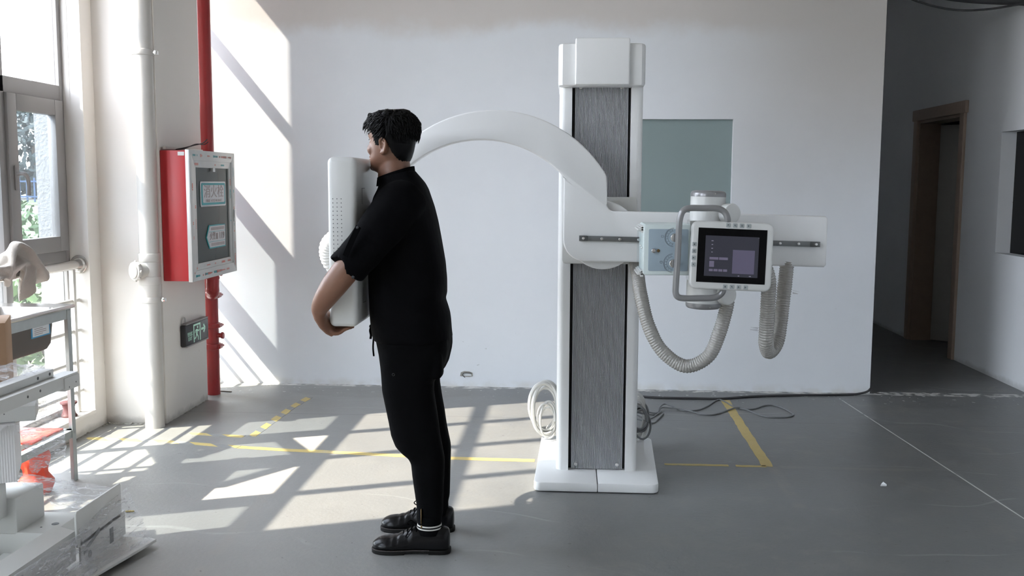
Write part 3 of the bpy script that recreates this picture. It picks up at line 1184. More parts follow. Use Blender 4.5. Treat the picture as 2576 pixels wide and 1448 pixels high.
# repeated print on the protective film of the frame
random.seed(8)
for k in range(60):
    side = random.choice('tblrttbb' if k % 2 else 'lrbt')
    pm.mi = random.choice((1, 1, 2))
    ww = random.choice((0.012, 0.02, 0.045, 0.06))
    hh = random.choice((0.010, 0.014, 0.018)) * (0.8 if ww > 0.03 else 1)
    ring = random.random() < 0.65
    off = 0.03 if ring else 0.082
    xx = (X1 + 0.0006 if ring else X1 - 0.0044) + k * 1.5e-5
    u = random.uniform(0.05, 0.70)
    if side in 'tb':
        c = (BY0 + u, BZ1 - off if side == 't' else BZ0 + off)
        a, b = ww / 2, hh / 2
    else:
        c = (BY0 + off if side == 'l' else BY1 - off, BZ0 + u)
        a, b = hh / 2, ww / 2
    nseg = max(1, int(max(a, b) * 2 / 0.010))
    for s in range(nseg):
        t0 = -1 + 2 * s / nseg
        t1 = t0 + 2 / nseg * 0.72
        if a >= b:
            pm.quad((xx, c[0] + a * t0, c[1] - b), (xx, c[0] + a * t1, c[1] - b), (xx, c[0] + a * t1, c[1] + b), (xx, c[0] + a * t0, c[1] + b))
        else:
            pm.quad((xx, c[0] - a, c[1] + b * t0), (xx, c[0] + a, c[1] + b * t0), (xx, c[0] + a, c[1] + b * t1), (xx, c[0] - a, c[1] + b * t1))
do = door.build('cabinet_door', [M['boxalu'], M['redprint'], M['teal']], root)
q_glass.build('door_glass', M['boxglass'], do)
q = MB()
q.box((X1 - 0.003, 6.02, BZ1 - 0.125), (X1 + 0.001, 6.055, BZ1 - 0.10), 0.001)
q.build('price_tag', M['paper'], do)
q = MB()
q.box((X1 - 0.002, BY1 - 0.05, 1.19), (X1 + 0.012, BY1 - 0.025, 1.27), 0.004)
q.build('door_latch', M['chrome'], do)
GXX = X0 + 0.0105
# FIRE HYDRANT plate
p = MB()
p.mi = 0
p.rbox((GXX, 5.825, 1.298), (GXX + 0.004, 6.262, 1.452), 'x', 0.012, bev=0.001)
p.mi = 1
p.rbox((GXX + 0.004, 5.84, 1.308), (GXX + 0.0055, 6.248, 1.443), 'x', 0.012)
p.mi = 0
p.rbox((GXX + 0.0055, 5.858, 1.322), (GXX + 0.0065, 6.230, 1.430), 'x', 0.010)
p.mi = 2
TX = Matrix(((0, 0, 1, GXX + 0.0070), (1, 0, 0, 0), (0, 1, 0, 0), (0, 0, 0, 1)))
add_text(p, '消火栓', 0.086, TX @ TR(6.044, 1.386, 0), 1.34)
add_text(p, 'FIRE HYDRANT', 0.024, TX @ TR(6.044, 1.333, 0), 1.72)
p.build('hydrant_plate', [M['plate'], M['teal'], M['sigrey']], do)
# arrow plate
p = MB()
p.mi = 1
p.prism([(5.900, 1.108), (5.955, 1.182), (6.235, 1.182), (6.235, 1.036), (5.955, 1.036)], 0, GXX, GXX + 0.004)
p.mi = 0
p.prism([(5.912, 1.108), (5.960, 1.175), (6.228, 1.175), (6.228, 1.043), (5.960, 1.043)], 0, GXX + 0.004, GXX + 0.005)
p.mi = 1
for z in (1.140, 1.078):
    p.box((GXX + 0.005, 5.945, z - 0.0012), (GXX + 0.0056, 6.228, z + 0.0012))
p.mi = 2
add_text(p, '火警', 0.052, TX @ TR(6.005, 1.110, 0), 1.0)
add_text(p, '119', 0.060, TX @ TR(6.165, 1.109, 0), 1.1)
p.box((GXX + 0.005, 6.07, 1.09), (GXX + 0.006, 6.095, 1.128), 0.0)
for z in (1.158, 1.060):
    for k in range(11):
        y = 5.985 + k * 0.0215
        p.box((GXX + 0.005, y, z - 0.009), (GXX + 0.0056, y + 0.013, z + 0.009))
p.build('arrow_plate', [M['plate'], M['teal'], M['sigrey']], do)

# loose trunking and wire lying on the cabinet
q = MB()
q.box((-2.385, 5.66, 1.638), (-2.365, 6.25, 1.656), 0.003)
q.box((-2.375, 5.664, 1.641), (-2.374, 5.665, 1.653))
tag(q.build('trunking_strip', M['pvc'], loc=(-2.375, 5.95, 1.637)), 'white plastic trunking strip lying on top of the red cabinet', 'trunking')
q = MB()
q.tube(catmull([(-2.36, 5.80, 1.642), (-2.33, 5.86, 1.655), (-2.31, 5.95, 1.672), (-2.29, 6.05, 1.69), (-2.28, 6.10, 1.715)], 6), 0.0035, 8)
q.tube(catmull([(-2.36, 5.81, 1.642), (-2.335, 5.87, 1.650), (-2.30, 5.96, 1.68), (-2.285, 6.06, 1.682), (-2.27, 6.09, 1.70)], 6), 0.003, 8)
tag(q.build('loose_wire', M['cabledark'], loc=(-2.36, 5.8, 1.637)), 'dark twisted wire end sticking up from the red cabinet top', 'wire')

# ------------------------------------------------------------------ exit sign
EY0, EY1, EZ0, EZ1 = 5.872, 6.255, 0.427, 0.563
root = thing('exit_sign', 'black running man exit sign on the white pier below the cabinet', 'sign', (-2.40, (EY0 + EY1) / 2, EZ0))
q = MB()
q.rbox((-2.40, EY0, EZ0), (-2.365, EY1, EZ1), 'y', 0.010, bev=0.003)
q.build('sign_body', M['signblack'], root)
q = MB()
q.box((-2.398, EY0 + 0.012, EZ1 - 0.002), (-2.362, EY1 - 0.006, EZ1 + 0.008), 0.003)
q.box((-2.398, EY0 + 0.012, EZ0 - 0.006), (-2.362, EY1 - 0.006, EZ0 + 0.004), 0.003)
q.build('metal_edge', M['alu'], root)
q = MB()
q.tube(catmull([(-2.395, 5.895, 0.565), (-2.392, 5.885, 0.59), (-2.39, 5.905, 0.606), (-2.39, 5.93, 0.60), (-2.392, 5.935, 0.57)], 6), 0.0035, 8)
q.build('sign_cord', M['cablepale'], root)
p = MB()
sx = -2.3648
EX = Matrix(((0, 0, 1, sx), (1, 0, 0, 0), (0, 1, 0, 0), (0, 0, 0, 1)))
add_text(p, '安全出口', 0.030, EX @ TR(5.945, 0.497, 0), 0.72)
add_text(p, 'EXIT', 0.032, EX @ TR(5.945, 0.468, 0), 1.0)


def sbox(y0, y1, z0, z1):
    p.box((sx - 0.0004, y0, z0), (sx + 0.0004, y1, z1))


sbox(6.000, 6.012, 0.437, 0.550)
sbox(6.105, 6.117, 0.437, 0.550)
sbox(6.000, 6.117, 0.540, 0.550)


def limb(a, b, w_):
    a, b = Vector(a), Vector(b)
    d = (b - a).normalized()
    n = Vector((-d.y, d.x)) * w_ / 2
    p.prism([tuple(a + n), tuple(b + n), tuple(b - n), tuple(a - n)], 0, sx - 0.0004, sx + 0.0004)


p.cyl((sx - 0.0004, 6.068, 0.527), (sx + 0.0004, 6.068, 0.527), 0.0085, seg=14)
limb((6.058, 0.515), (6.052, 0.482), 0.020)
limb((6.060, 0.511), (6.085, 0.500), 0.008)
limb((6.085, 0.500), (6.096, 0.508), 0.007)
limb((6.054, 0.512), (6.032, 0.508), 0.008)
limb((6.032, 0.508), (6.026, 0.494), 0.007)
limb((6.052, 0.486), (6.074, 0.466), 0.010)
limb((6.074, 0.468), (6.078, 0.443), 0.009)
limb((6.050, 0.485), (6.036, 0.464), 0.010)
limb((6.038, 0.465), (6.016, 0.458), 0.009)
limb((6.130, 0.505), (6.180, 0.505), 0.014)
limb((6.170, 0.530), (6.197, 0.505), 0.014)
limb((6.170, 0.480), (6.197, 0.505), 0.014)
p.build('sign_print', M['signgreen'], root)

# ================================================================== THE X-RAY MACHINE
mach = thing('radiography_machine', 'white column mounted x-ray machine with a curved arm, tube head and detector', 'x-ray machine', (0.15, 4.9, 0))
# base plate in two halves
for (pts) in (
    [(-0.152, 4.530)] + [(-0.117 - 0.035 * cos(radians(a)), 4.530 - 0.035 * sin(radians(a))) for a in range(10, 91, 10)] + [(0.1475, 4.495), (0.1475, 5.36), (-0.112, 5.36), (-0.128, 5.352), (-0.138, 5.335)],
        [(0.1505, 4.495), (0.400, 4.495)] + [(0.402 + 0.035 * sin(radians(a)), 4.530 - 0.035 * cos(radians(a))) for a in range(10, 91, 10)] + [(0.470, 5.325), (0.461, 5.347), (0.440, 5.357), (0.1505, 5.36)]):
    b = MB()
    b.prism(pts, 2, 0.004, 0.048, 0.006)
    b.build('base_plate', M['white'], mach)
# column: two rounded uprights, back and cap
b = MB()
ptsL = [(0.010, 4.700), (-0.020, 4.700)] + [(-0.020 - 0.030 * sin(radians(a)), 4.730 - 0.030 * cos(radians(a))) for a in range(15, 91, 15)] + [(-0.050, 5.16), (0.010, 5.16)]
b.prism(ptsL, 2, 0.048, 1.91)
ptsR = [(0.288, 5.16), (0.345, 5.16)] + [(0.315 + 0.030 * cos(radians(a)), 4.730 - 0.030 * sin(radians(a))) for a in range(0, 91, 15)] + [(0.288, 4.700)]
b.prism(ptsR, 2, 0.048, 1.91)
b.box((0.010, 4.76, 0.048), (0.288, 5.16, 1.91))
b.build('column', M['white'], mach)
b = MB()
b.box((0.0105, 4.745, 0.049), (0.2875, 4.758, 1.909))
b.build('shaft_slot', M['black'], mach)
# ribbed cover between the uprights
b = MB()
n = 42
xs0, xs1 = 0.024, 0.276
prof = []
for i in range(n):
    x = xs0 + (xs1 - xs0) * i / n
    w = (xs1 - xs0) / n
    prof += [(x, 4.7262), (x + w * 0.14, 4.7185), (x + w * 0.58, 4.7185), (x + w * 0.70, 4.7262)]
prof += [(xs1, 4.7262), (xs1, 4.742), (xs0, 4.742)]
b.prism(prof, 2, 0.052, 1.905)
cover = b.build('ribbed_cover', M['rib'], mach, smooth=False)
for (x, z) in ((0.048, 0.075), (0.250, 0.075), (0.050, 1.902), (0.245, 1.902)):
    b = MB()
    b.cyl((x, 4.722, z), (x, 4.713, z), 0.0085, seg=16, bev=0.002)
    b.build('cover_screw', M['chrome'], mach)
b = MB()
b.rbox((0.022, 4.600, 1.905), (0.273, 5.05, 2.117), 'z', 0.008, bev=0.008)
b.prism([(-0.056, 5.22), (-0.056, 4.665), (-0.050, 4.645), (-0.036, 4.633), (0.330, 4.633), (0.342, 4.645), (0.349, 4.665), (0.349, 5.22)], 2, 1.903, 2.097, 0.012)
b.build('column_cap', M['white'], mach)
# carriage behind the arm
b = MB()
b.rbox((-0.030, 4.60, 1.075), (0.318, 4.698, 1.388), 'y', 0.02, bev=0.005)
b.prism([(0.16, 1.30), (0.30, 1.30), (0.23, 1.372), (0.16, 1.372)], 1, 4.59, 4.602, 0.002)
b.build('carriage', M['white2'], mach)
b = MB()
b.cyl((0.158, 4.62, 1.215), (0.158, 4.51, 1.215), 0.158, seg=64, bev=0.006)
b.build('pivot_disc', M['white'], mach)
# curved arm plate
AX0, AX1 = 4.452, 4.512
out = []
co, Ro = (-0.345, 1.182), 0.5965
ci, Ri = (-0.399, 1.138), 0.507


def arcp(c, r, a0, a1, n):
    return [(c[0] + r * cos(radians(a0 + (a1 - a0) * k / n)), c[1] + r * sin(radians(a0 + (a1 - a0) * k / n))) for k in range(n + 1)]


out += [(1.157, 1.300), (1.157, 1.092), (1.148, 1.082)]
out += [(0.35, 1.096), (0.075, 1.098)]
out += arcp((0.075, 1.198), 0.100, 268, 182, 8)
out += [(-0.025, 1.23), (-0.025, 1.462)] + [(-0.027, 1.474), (-0.031, 1.484)]
out += arcp(ci, Ri, 42.2, 196, 40)
out += [(-0.93, 0.99), (-0.975, 1.00)]
out += arcp(co, Ro, 186, 33.5, 44)
out += [(0.162, 1.497), (0.168, 1.482), (0.1705, 1.46), (0.1715, 1.362)]
out += arcp((0.2065, 1.362), 0.035, 180, 268, 7)
out += [(0.7, 1.320), (1.148, 1.310)]
b = MB()
b.prism(out, 1, AX0, AX1, 0.007)
b.build('curved_arm', M['white'], mach, angle=50)
# accessory rail on the arm
b = MB()
b.prism([(0.048, 1.193), (1.122, 1.174), (1.122, 1.197), (0.048, 1.216)], 1, 4.436, 4.453, 0.002)
rail = b.build('accessory_rail', M['darkmetal'], mach)
b = MB()
b.prism([(0.048, 1.1925), (0.085, 1.192), (0.085, 1.2165), (0.048, 1.217)], 1, 4.431, 4.437, 0.001)
b.build('rail_stop', M['darkmetal'], rail)
b = MB()
b.prism([(1.082, 1.1742), (1.122, 1.1735), (1.122, 1.1972), (1.082, 1.198)], 1, 4.431, 4.437, 0.001)
b.build('rail_stop', M['darkmetal'], rail)
for x in (0.067, 0.150, 0.232, 0.315, 0.62, 0.83, 0.945, 1.027, 1.104):
    z = 1.2045 - (x - 0.048) * 0.0177
    b = MB()
    b.cyl((x, 4.437, z), (x, 4.4285, z), 0.0068, seg=14, bev=0.0015)
    b.cyl((x, 4.4300, z), (x, 4.4275, z), 0.003, seg=6)
    b.build('rail_bolt', M['chrome'], rail)

# detector: thick rounded slab held in front of the chest
DX0, DX1, DY0, DY1, DZ0, DZ1 = -0.907, -0.797, 3.638, 4.150, 0.903, 1.545
b = MB()
t = bmesh.new()
bmesh.ops.create_cube(t, size=1.0)
for v in t.verts:
    v.co = Vector((v.co.x * (DX1 - DX0), v.co.y * (DY1 - DY0), v.co.z * (DZ1 - DZ0)))
bmesh.ops.bevel(t, geom=list(t.edges), offset=0.022, segments=5, affect='EDGES', profile=0.5)
bmesh.ops.transform(t, matrix=TR((DX0 + DX1) / 2, (DY0 + DY1) / 2, (DZ0 + DZ1) / 2), verts=t.verts)
b.add(t)
b.mi = 1
for r in range(17):
    for c in range(3):
        x = -0.885 + c * 0.0158 + r * 0.0001
        z = 1.389 - r * 0.01545
        if c == 2 and r > 14:
            continue
        b.box((x - 0.0016, DY0 - 0.0006, z - 0.0016), (x + 0.0016, DY0 + 0.001, z + 0.0016))
det = b.build('detector', [M['white2'], M['icon']], mach, angle=60)
for (y, z, a, c) in ((3.745, 1.428, 1, -1), (3.745, 0.985, 1, 1)):
    b = MB()
    b.box((DX1 - 0.0005, y, z - 0.001), (DX1 + 0.0008, y + 0.05 * a, z + 0.001))
    b.box((DX1 - 0.0005, y - 0.001, min(z, z + 0.06 * c)), (DX1 + 0.0008, y + 0.001, max(z, z + 0.06 * c)))
    b.build('alignment_mark', M['icon'], det)
b = MB()
b.rbox((-0.965, 4.16, 1.02), (-0.845, 4.46, 1.36), 'x', 0.03, bev=0.006)
b.rbox((-0.94, 4.12, 1.10), (-0.86, 4.20, 1.30), 'x', 0.02, bev=0.004)
b.build('detector_bracket', M['white'], mach)


def hose(name, pts, r, m, pitch=0.011, amp=0.06, seg=22):
    c = catmull(pts, 40)
    # resample
    L = [0.0]
    for i in range(1, len(c)):
        L.append(L[-1] + (c[i] - c[i - 1]).length)
    step = pitch / 4
    n = int(L[-1] / step)
    P, R = [], []
    j = 0
    for k in range(n + 1):
        s = L[-1] * k / n
        while j < len(L) - 2 and L[j + 1] < s:
            j += 1
        f_ = (s - L[j]) / max(L[j + 1] - L[j], 1e-9)
        p = c[j].lerp(c[j + 1], f_)
        P.append(p)
        w = 1 + 0.035 * noise.noise(p * 22)
        R.append(r * w * (1 + amp * cos(2 * pi * s / pitch)))
    b_ = MB()
    b_.tube(P, R, seg)
    return b_.build(name, m, mach, angle=70)


hose('detector_hose', [(-0.90, 4.02, 1.235), (-0.965, 4.02, 1.222), (-1.003, 4.04, 1.19), (-1.012, 4.06, 1.15), (-1.0, 4.08, 1.105), (-0.955, 4.10, 1.072), (-0.89, 4.12, 1.065)], 0.034,
     M['hosewhite'], 0.014)
hose('cable_hose', [(0.315, 4.62, 1.10), (0.322, 4.50, 1.02), (0.328, 4.42, 0.955), (0.362, 4.36, 0.82), (0.422, 4.33, 0.712), (0.521, 4.30, 0.651), (0.616, 4.28, 0.697),
                    (0.662, 4.27, 0.805), (0.690, 4.26, 0.93), (0.69, 4.25, 1.0)], 0.0295, M['hose'])
hose('cable_hose', [(0.79, 4.24, 1.18), (0.862, 4.27, 1.06), (0.873, 4.30, 0.90), (0.874, 4.32, 0.77), (0.900, 4.37, 0.708), (0.945, 4.42, 0.755), (0.968, 4.45, 0.90),
                    (0.990, 4.48, 1.10)], 0.0315, M['hose'])
# ragged ends of film on the hoses
for (x, y, z, sgn) in ((0.835, 4.30, 0.83, -1), (1.015, 4.46, 0.98, 1)):
    b = MB()
    random.seed(int(abs(x * 1000)))
    for k in range(2):
        a = random.uniform(-0.6, 0.6)
        p0 = Vector((x, y, z + 0.01 * k - 0.02))
        p1 = p0 + Vector((sgn * random.uniform(0.015, 0.035), random.uniform(-0.02, 0.02), a * 0.03))
        b.quad(p0, p0 + Vector((0, 0.004, 0.007)), p1 + Vector((0, 0.002, 0.002)), p1)
    b.build('film_scrap', M['film2'], mach)

# x-ray tube
TXT, TXB, TY = 0.5900, 0.5790, 4.205


def tx(z):
    return TXB + (TXT - TXB) * (z - 0.92) / 0.5


tube = MB()
tube.cyl((tx(0.945), TY, 0.945), (tx(1.400), TY, 1.400), 0.0735, seg=48)
tube.cyl((tx(1.33) + 0.005, TY + 0.10, 1.325), (0.681, TY - 0.085, 1.330), 0.0415, seg=32, bev=0.006)
tube.cyl((tx(1.0) + 0.005, TY + 0.10, 0.985), (0.678, TY - 0.065, 0.985), 0.0415, seg=32, bev=0.006)
tube.rbox((0.58, 4.20, 1.02), (0.70, 4.46, 1.27), 'y', 0.03, bev=0.004)
tb = tube.build('tube_housing', M['white2'], mach)
for (z0, z1, s) in ((1.398, 1.424, 1), (0.920, 0.947, -1)):
    b = MB()
    za, zb = (z0, z1) if s > 0 else (z1, z0)
    c0, c1 = Vector((tx(za), TY, za)), Vector((tx(zb), TY, zb))
    b.tube([c0, c0.lerp(c1, 0.45), c0.lerp(c1, 0.72), c0.lerp(c1, 0.9), c1], [0.0745, 0.0745, 0.072, 0.066, 0.050], 48)
    b.build('end_cap', M['tubegrey'], tb)
    b = MB()
    zz = (z0 + z1) / 2
    b.cyl((tx(zz) + 0.02, TY - 0.068, zz), (tx(zz) + 0.02, TY - 0.0735, zz), 0.0035, seg=10)
    b.build('cap_screw', M['chrome'], tb)

# collimator
cl = MB()
cl.prism([(0.309, 1.278), (0.309, 1.082), (0.316, 1.075), (0.500, 1.075), (0.500, 1.285), (0.316, 1.285)], 1, 4.055, 4.30, 0.006)
col = cl.build('collimator', M['cyan'], mach)
b = MB()
b.rbox((0.330, 4.0525, 1.093), (0.492, 4.0555, 1.266), 'y', 0.006, bev=0.0005)
b.build('face_plate', M['bluegrey'], col)
b = MB()
b.cyl((0.3495, 4.054, 1.177), (0.3495, 4.036, 1.177), 0.0090, seg=24, bev=0.002)
b.build('lamp_button', M['chrome'], col)
b = MB()
b.cyl((0.3705, 4.054, 1.177), (0.3705, 4.049, 1.177), 0.0065, seg=20, bev=0.001)
b.build('indicator_lamp', M['brass'], col)
for (x, z, a0, a1) in ((0.435, 1.232, 95, 265), (0.432, 1.126, 95, 265)):
    b = MB()
    b.cyl((x, 4.054, z), (x, 4.030, z), 0.0175, seg=28, bev=0.002)
    b.build('dial_knob', M['chrome'], col)
    b = MB()
    for r in (0.0265, 0.0365, 0.0395):
        pts = [(x + r * cos(radians(a)), 4.0520, z + r * sin(radians(a))) for a in range(a0, a1 + 1, 6)]
        b.tube(pts, 0.00045, 5)
    for k in range(8):
        a = radians(a0 + 12 + k * 21)
        for (ra, rb_) in ((0.029, 0.033),):
            b.tube([(x + ra * cos(a), 4.0520, z + ra * sin(a)), (x + rb_ * cos(a), 4.0520, z + rb_ * sin(a))], 0.0007, 5)
    for k in range(4):
        ax_, az_ = [(-0.0045, -0.004), (0.0045, -0.004), (0.0045, 0.004), (-0.0045, 0.004)][k]
        bx_, bz_ = [(-0.0045, -0.004), (0.0045, -0.004), (0.0045, 0.004), (-0.0045, 0.004)][(k + 1) % 4]
        b.tube([(x - 0.049 + ax_, 4.0520, z + 0.004 + az_), (x - 0.049 + bx_, 4.0520, z + 0.004 + bz_)], 0.0005, 5)
    b.build('dial_scale', M['icon'], col)
for z0 in (1.262, 1.078):
    b = MB()
    for (dz, dx) in ((0, 0), (0.0085, 0.006)):
        b.box((0.287 + dx, 4.075, z0 - 0.004 + dz), (0.312, 4.28, z0 + 0.003 + dz), 0.001)
    b.box((0.300, 4.075, z0 - 0.012), (0.312, 4.28, z0 + 0.016), 0.001)
    b.build('filter_rail', M['white2'], col)
b = MB()
b.box((0.2975, 4.08, 1.088), (0.3005, 4.27, 1.256))
b.build('filter_window', M['glass'], col)
for (x, z) in ((0.299, 1.196), (0.3045, 1.187)):
    b = MB()
    b.sphere((x, 4.078, z), 0.0035, 10, 8)
    b.build('filter_screw', M['chrome'], col)
# bracket and wiring between collimator and tube
b = MB()
for (z, x) in ((1.245, 0.51), (1.10, 0.508)):
    b.box((x - 0.008, 4.07, z - 0.012), (x + 0.022, 4.12, z + 0.012), 0.003)
    b.cyl((x - 0.004, 4.06, z - 0.01), (x + 0.016, 4.06, z + 0.004), 0.006, seg=10)
b.cyl((0.519, 4.085, 1.10), (0.522, 4.085, 1.245), 0.004, seg=8)
b.box((0.502, 4.09, 1.05), (0.535, 4.2, 1.30))
b.build('mount_clamp', M['chrome'], col)
for (m_, o_) in (('redprint', 0.0), ('cabledark', 0.006), ('cabledark', 0.012), ('orange', 0.017)):
    b = MB()
    b.tube(catmull([(0.505 + o_ * 0.4, 4.06 + o_, 1.11), (0.502 + o_, 4.045, 1.075), (0.520 + o_ * 0.7, 4.05, 1.045), (0.535, 4.09, 1.025)], 8), 0.0035 if m_ != 'cabledark' else 0.006, 8)
    b.build('wire', M[m_], col)

# control panel with screen
PCX, PCY, PCZ = 0.6535, 3.955, 1.1640
PX_ = TR(PCX, PCY, PCZ) @ RM('Y', 2.0) @ RM('X', -4.0)


def pbox(mb, x0, x1, z0, z1, y0, y1, bev=0.0):
    mb.box((x0, y0, z0), (x1, y1, z1), bev, X=PX_)


b = MB()
pts = rrect(-0.163, -0.137, 0.163, 0.137, 0.028, 7)
b.prism(pts, 1, 0.0, 0.040, 0.009, X=PX_, seg=4)
pan = b.build('control_panel', M['white2'], mach, angle=40)
b = MB()
pbox(b, -0.1365, 0.1365, -0.1085, 0.1095, -0.0015, 0.004)
b.build('screen', M['screenblack'], pan)
b = MB()
pbox(b, -0.1065, 0.1060, -0.083, 0.0795, -0.0022, -0.0012)
b.mi = 1
pbox(b, 0.004, 0.091, -0.0695, 0.0255, -0.0027, -0.0018)
b.mi = 2
for (x0, x1, z0, z1) in ((-0.0875, -0.0525, -0.0165, -0.0065), (-0.0495, -0.0145, -0.0165, -0.0065), (-0.0875, -0.0685, -0.046, -0.0225),
                         (-0.0875, -0.0725, -0.0635, -0.0540), (-0.0690, -0.0535, -0.0635, -0.0540), (-0.0500, -0.0345, -0.0635, -0.0540), (-0.0310, -0.0155, -0.0635, -0.0540)):
    pbox(b, x0, x1, z0, z1, -0.0027, -0.0018)
b.mi = 3
for (x, z, w) in ((-0.079, 0.0585, 0.008), (-0.079, 0.0435, 0.006), (-0.079, 0.0285, 0.007), (-0.079, 0.0135, 0.005), (0.031, -0.078, 0.006), (0.076, -0.078, 0.008), (0.104, 0.076, 0.0015)):
    pbox(b, x - w / 2, x + w / 2, z - 0.0014, z + 0.0014, -0.0027, -0.0018)
b.build('display', [M['lcd'], M['lcd_hi'], M['lcd_btn'], M['lcd_txt']], pan)


def button(x, z, kind):
    b = MB()
    pts_ = rrect(x - 0.0085, z - 0.0085, x + 0.0085, z + 0.0085, 0.002, 3)
    b.prism(pts_, 1, -0.0022, 0.002, 0.0008, X=PX_)
    b.mi = 1
    if kind == 0:      # filled arrow head
        b.prism([(x - 0.003, z + 0.003), (x + 0.003, z + 0.003), (x - 0.002, z - 0.003)], 1, -0.0027, -0.002, X=PX_)
    elif kind == 1:    # lens with handle
        b.cyl(PX_ @ Vector((x - 0.001, -0.0027, z + 0.001)), PX_ @ Vector((x - 0.001, -0.002, z + 0.001)), 0.0022, seg=10)
        b.prism([(x, z), (x + 0.004, z - 0.004), (x + 0.003, z - 0.0045), (x - 0.001, z - 0.001)], 1, -0.0027, -0.002, X=PX_)
    elif kind == 2:    # bars
        for k in range(3):
            pbox(b, x - 0.0035, x + 0.0035, z - 0.0032 + k * 0.0026, z - 0.0018 + k * 0.0026, -0.0027, -0.002)
    elif kind == 3:    # block and line
        pbox(b, x - 0.004, x - 0.0005, z - 0.003, z + 0.003, -0.0027, -0.002)
        pbox(b, x + 0.0005, x + 0.004, z - 0.0006, z + 0.0006, -0.0027, -0.002)
    else:
        pbox(b, x - 0.0025, x + 0.0025, z - 0.0035, z + 0.0015, -0.0027, -0.002)
        pbox(b, x - 0.0035, x + 0.0035, z + 0.002, z + 0.003, -0.0027, -0.002)
    b.build('button', [M['btn'], M['icon']], pan)


for i in range(4):
    button(-0.0195 + i * 0.0272, 0.1232, (0, 1, 2, 3)[i])
    button(-0.0195 + i * 0.0272, -0.1228, (4, 1, 3, 3)[i])
    button(-0.1500, 0.0420 - i * 0.0272, (4, 2, 3, 1)[i])
b = MB()
b.cyl((0.64, 4.15, 1.165), (0.65, 3.985, 1.165), 0.05, seg=24)
b.build('panel_mount', M['white2'], mach)
# grey steering handle
HY = 3.975
b = MB()
hp = [(0.640, HY + 0.03, 1.285), (0.637, HY, 1.310), (0.625, HY, 1.338), (0.595, HY, 1.3535), (0.540, HY, 1.3545), (0.486, HY, 1.3545), (0.462, HY, 1.346), (0.450, HY, 1.325),
      (0.444, HY, 1.28), (0.4415, HY, 1.165), (0.4365, HY, 1.045), (0.437, HY, 1.010), (0.448, HY, 0.994), (0.475, HY, 0.9895), (0.530, HY, 0.9905), (0.585, HY, 0.9925),
      (0.612, HY, 1.003), (0.628, HY, 1.025), (0.632, HY + 0.03, 1.055)]
b.tube(catmull(hp, 6), 0.0128, 18)
b.build('handle', M['tubegrey'], mach)

# ------------------------------------------------------------------ cables by the column
random.seed(12)


def coil(cx, cy_, z, rx, rz, turns, jit, r, m, name, label, ang0=0.0, tilt=0.4):
    pts = []
    n = turns * 14
    for k in range(n):
        a = ang0 + 2 * pi * k / 14
        j = noise.noise(Vector((k * 0.21, cx * 5, cy_)))
        rr = 1 + jit * j
        pts.append((cx + rx * rr * cos(a), cy_ + 0.02 * sin(a * 1.3) + 0.09 * (k / n - 0.5) + rx * 0.4 * sin(a) * tilt, max(r + 0.002, z + rz * rr * sin(a))))
    b_ = MB()
    b_.tube(catmull(pts, 3), r, 8)
    return tag(b_.build(name, m, loc=(cx, cy_, 0)), label, 'cable', 'cable coils at the column foot')


coil(-0.120, 5.31, 0.215, 0.075, 0.14, 4, 0.35, 0.011, M['cablepale'], 'cable_coil', 'coil of thick pale cable hanging at the left side of the column')
coil(-0.105, 5.27, 0.16, 0.045, 0.09, 4, 0.6, 0.005, M['cablepale'], 'cable_coil', 'tangle of thin pale wires at the left foot of the column')
coil(0.385, 5.31, 0.17, 0.045, 0.11, 4, 0.35, 0.012, M['cablepale'], 'cable_coil', 'coil of thick grey cable at the right side of the column')
coil(0.40, 5.27, 0.17, 0.045, 0.07, 5, 0.7, 0.006, M['cable'], 'cable_coil', 'tangle of dark wires at the right foot of the column')


def floor_cable(name, pts, r, m, label):
    b_ = MB()
    b_.tube(catmull([Vector(p) for p in pts], 8), r, 8)
    return tag(b_.build(name, m, loc=(pts[0][0], pts[0][1], 0)), label, 'cable', 'cables on the floor')


floor_cable('floor_cable', [(0.30, 6.60, 0.008), (0.493, 6.597, 0.008), (0.647, 6.57, 0.008), (0.859, 6.571, 0.008), (1.035, 6.576, 0.008), (1.299, 6.672, 0.008), (1.596, 6.73, 0.008),
                            (1.892, 6.77, 0.008), (2.006, 6.796, 0.008), (2.09, 6.83, 0.02), (2.135, 6.90, 0.035), (2.145, 7.0, 0.02), (2.2, 7.2, 0.008), (2.3, 7.8, 0.008)], 0.008, M['cabledark'],
            'thick black cable running along the floor in front of the partition')
floor_cable('floor_cable', [(0.40, 6.113, 0.05), (0.46, 6.113, 0.03), (0.565, 6.122, 0.006), (0.597, 6.22, 0.02), (0.633, 6.30, 0.025), (0.671, 6.29, 0.02), (0.723, 6.236, 0.006), (0.773, 6.21, 0.005),
                            (0.851, 6.246, 0.005), (0.929, 6.372, 0.005), (0.989, 6.501, 0.005), (1.032, 6.553, 0.005), (1.062, 6.476, 0.005), (1.09, 6.354, 0.005), (1.146, 6.284, 0.005),
                            (1.217, 6.304, 0.005), (1.303, 6.402, 0.005), (1.365, 6.407, 0.005), (1.408, 6.32, 0.005), (1.43, 6.205, 0.005), (1.43, 6.148, 0.005), (1.386, 6.094, 0.005),
                            (1.317, 6.078, 0.005), (1.254, 6.084, 0.005), (1.203, 6.158, 0.005), (1.157, 6.27, 0.006), (1.109, 6.302, 0.012), (1.039, 6.246, 0.006), (0.965, 6.154, 0.005),
                            (0.906, 6.112, 0.005), (0.843, 6.13, 0.005), (0.772, 6.196, 0.012), (0.722, 6.23, 0.012), (0.615, 6.225, 0.02), (0.589, 6.167, 0.006), (0.555, 6.079, 0.005), (0.42, 6.042, 0.03)],
            0.005, M['cable'], 'thin grey cable laid in long loops on the floor behind the column')
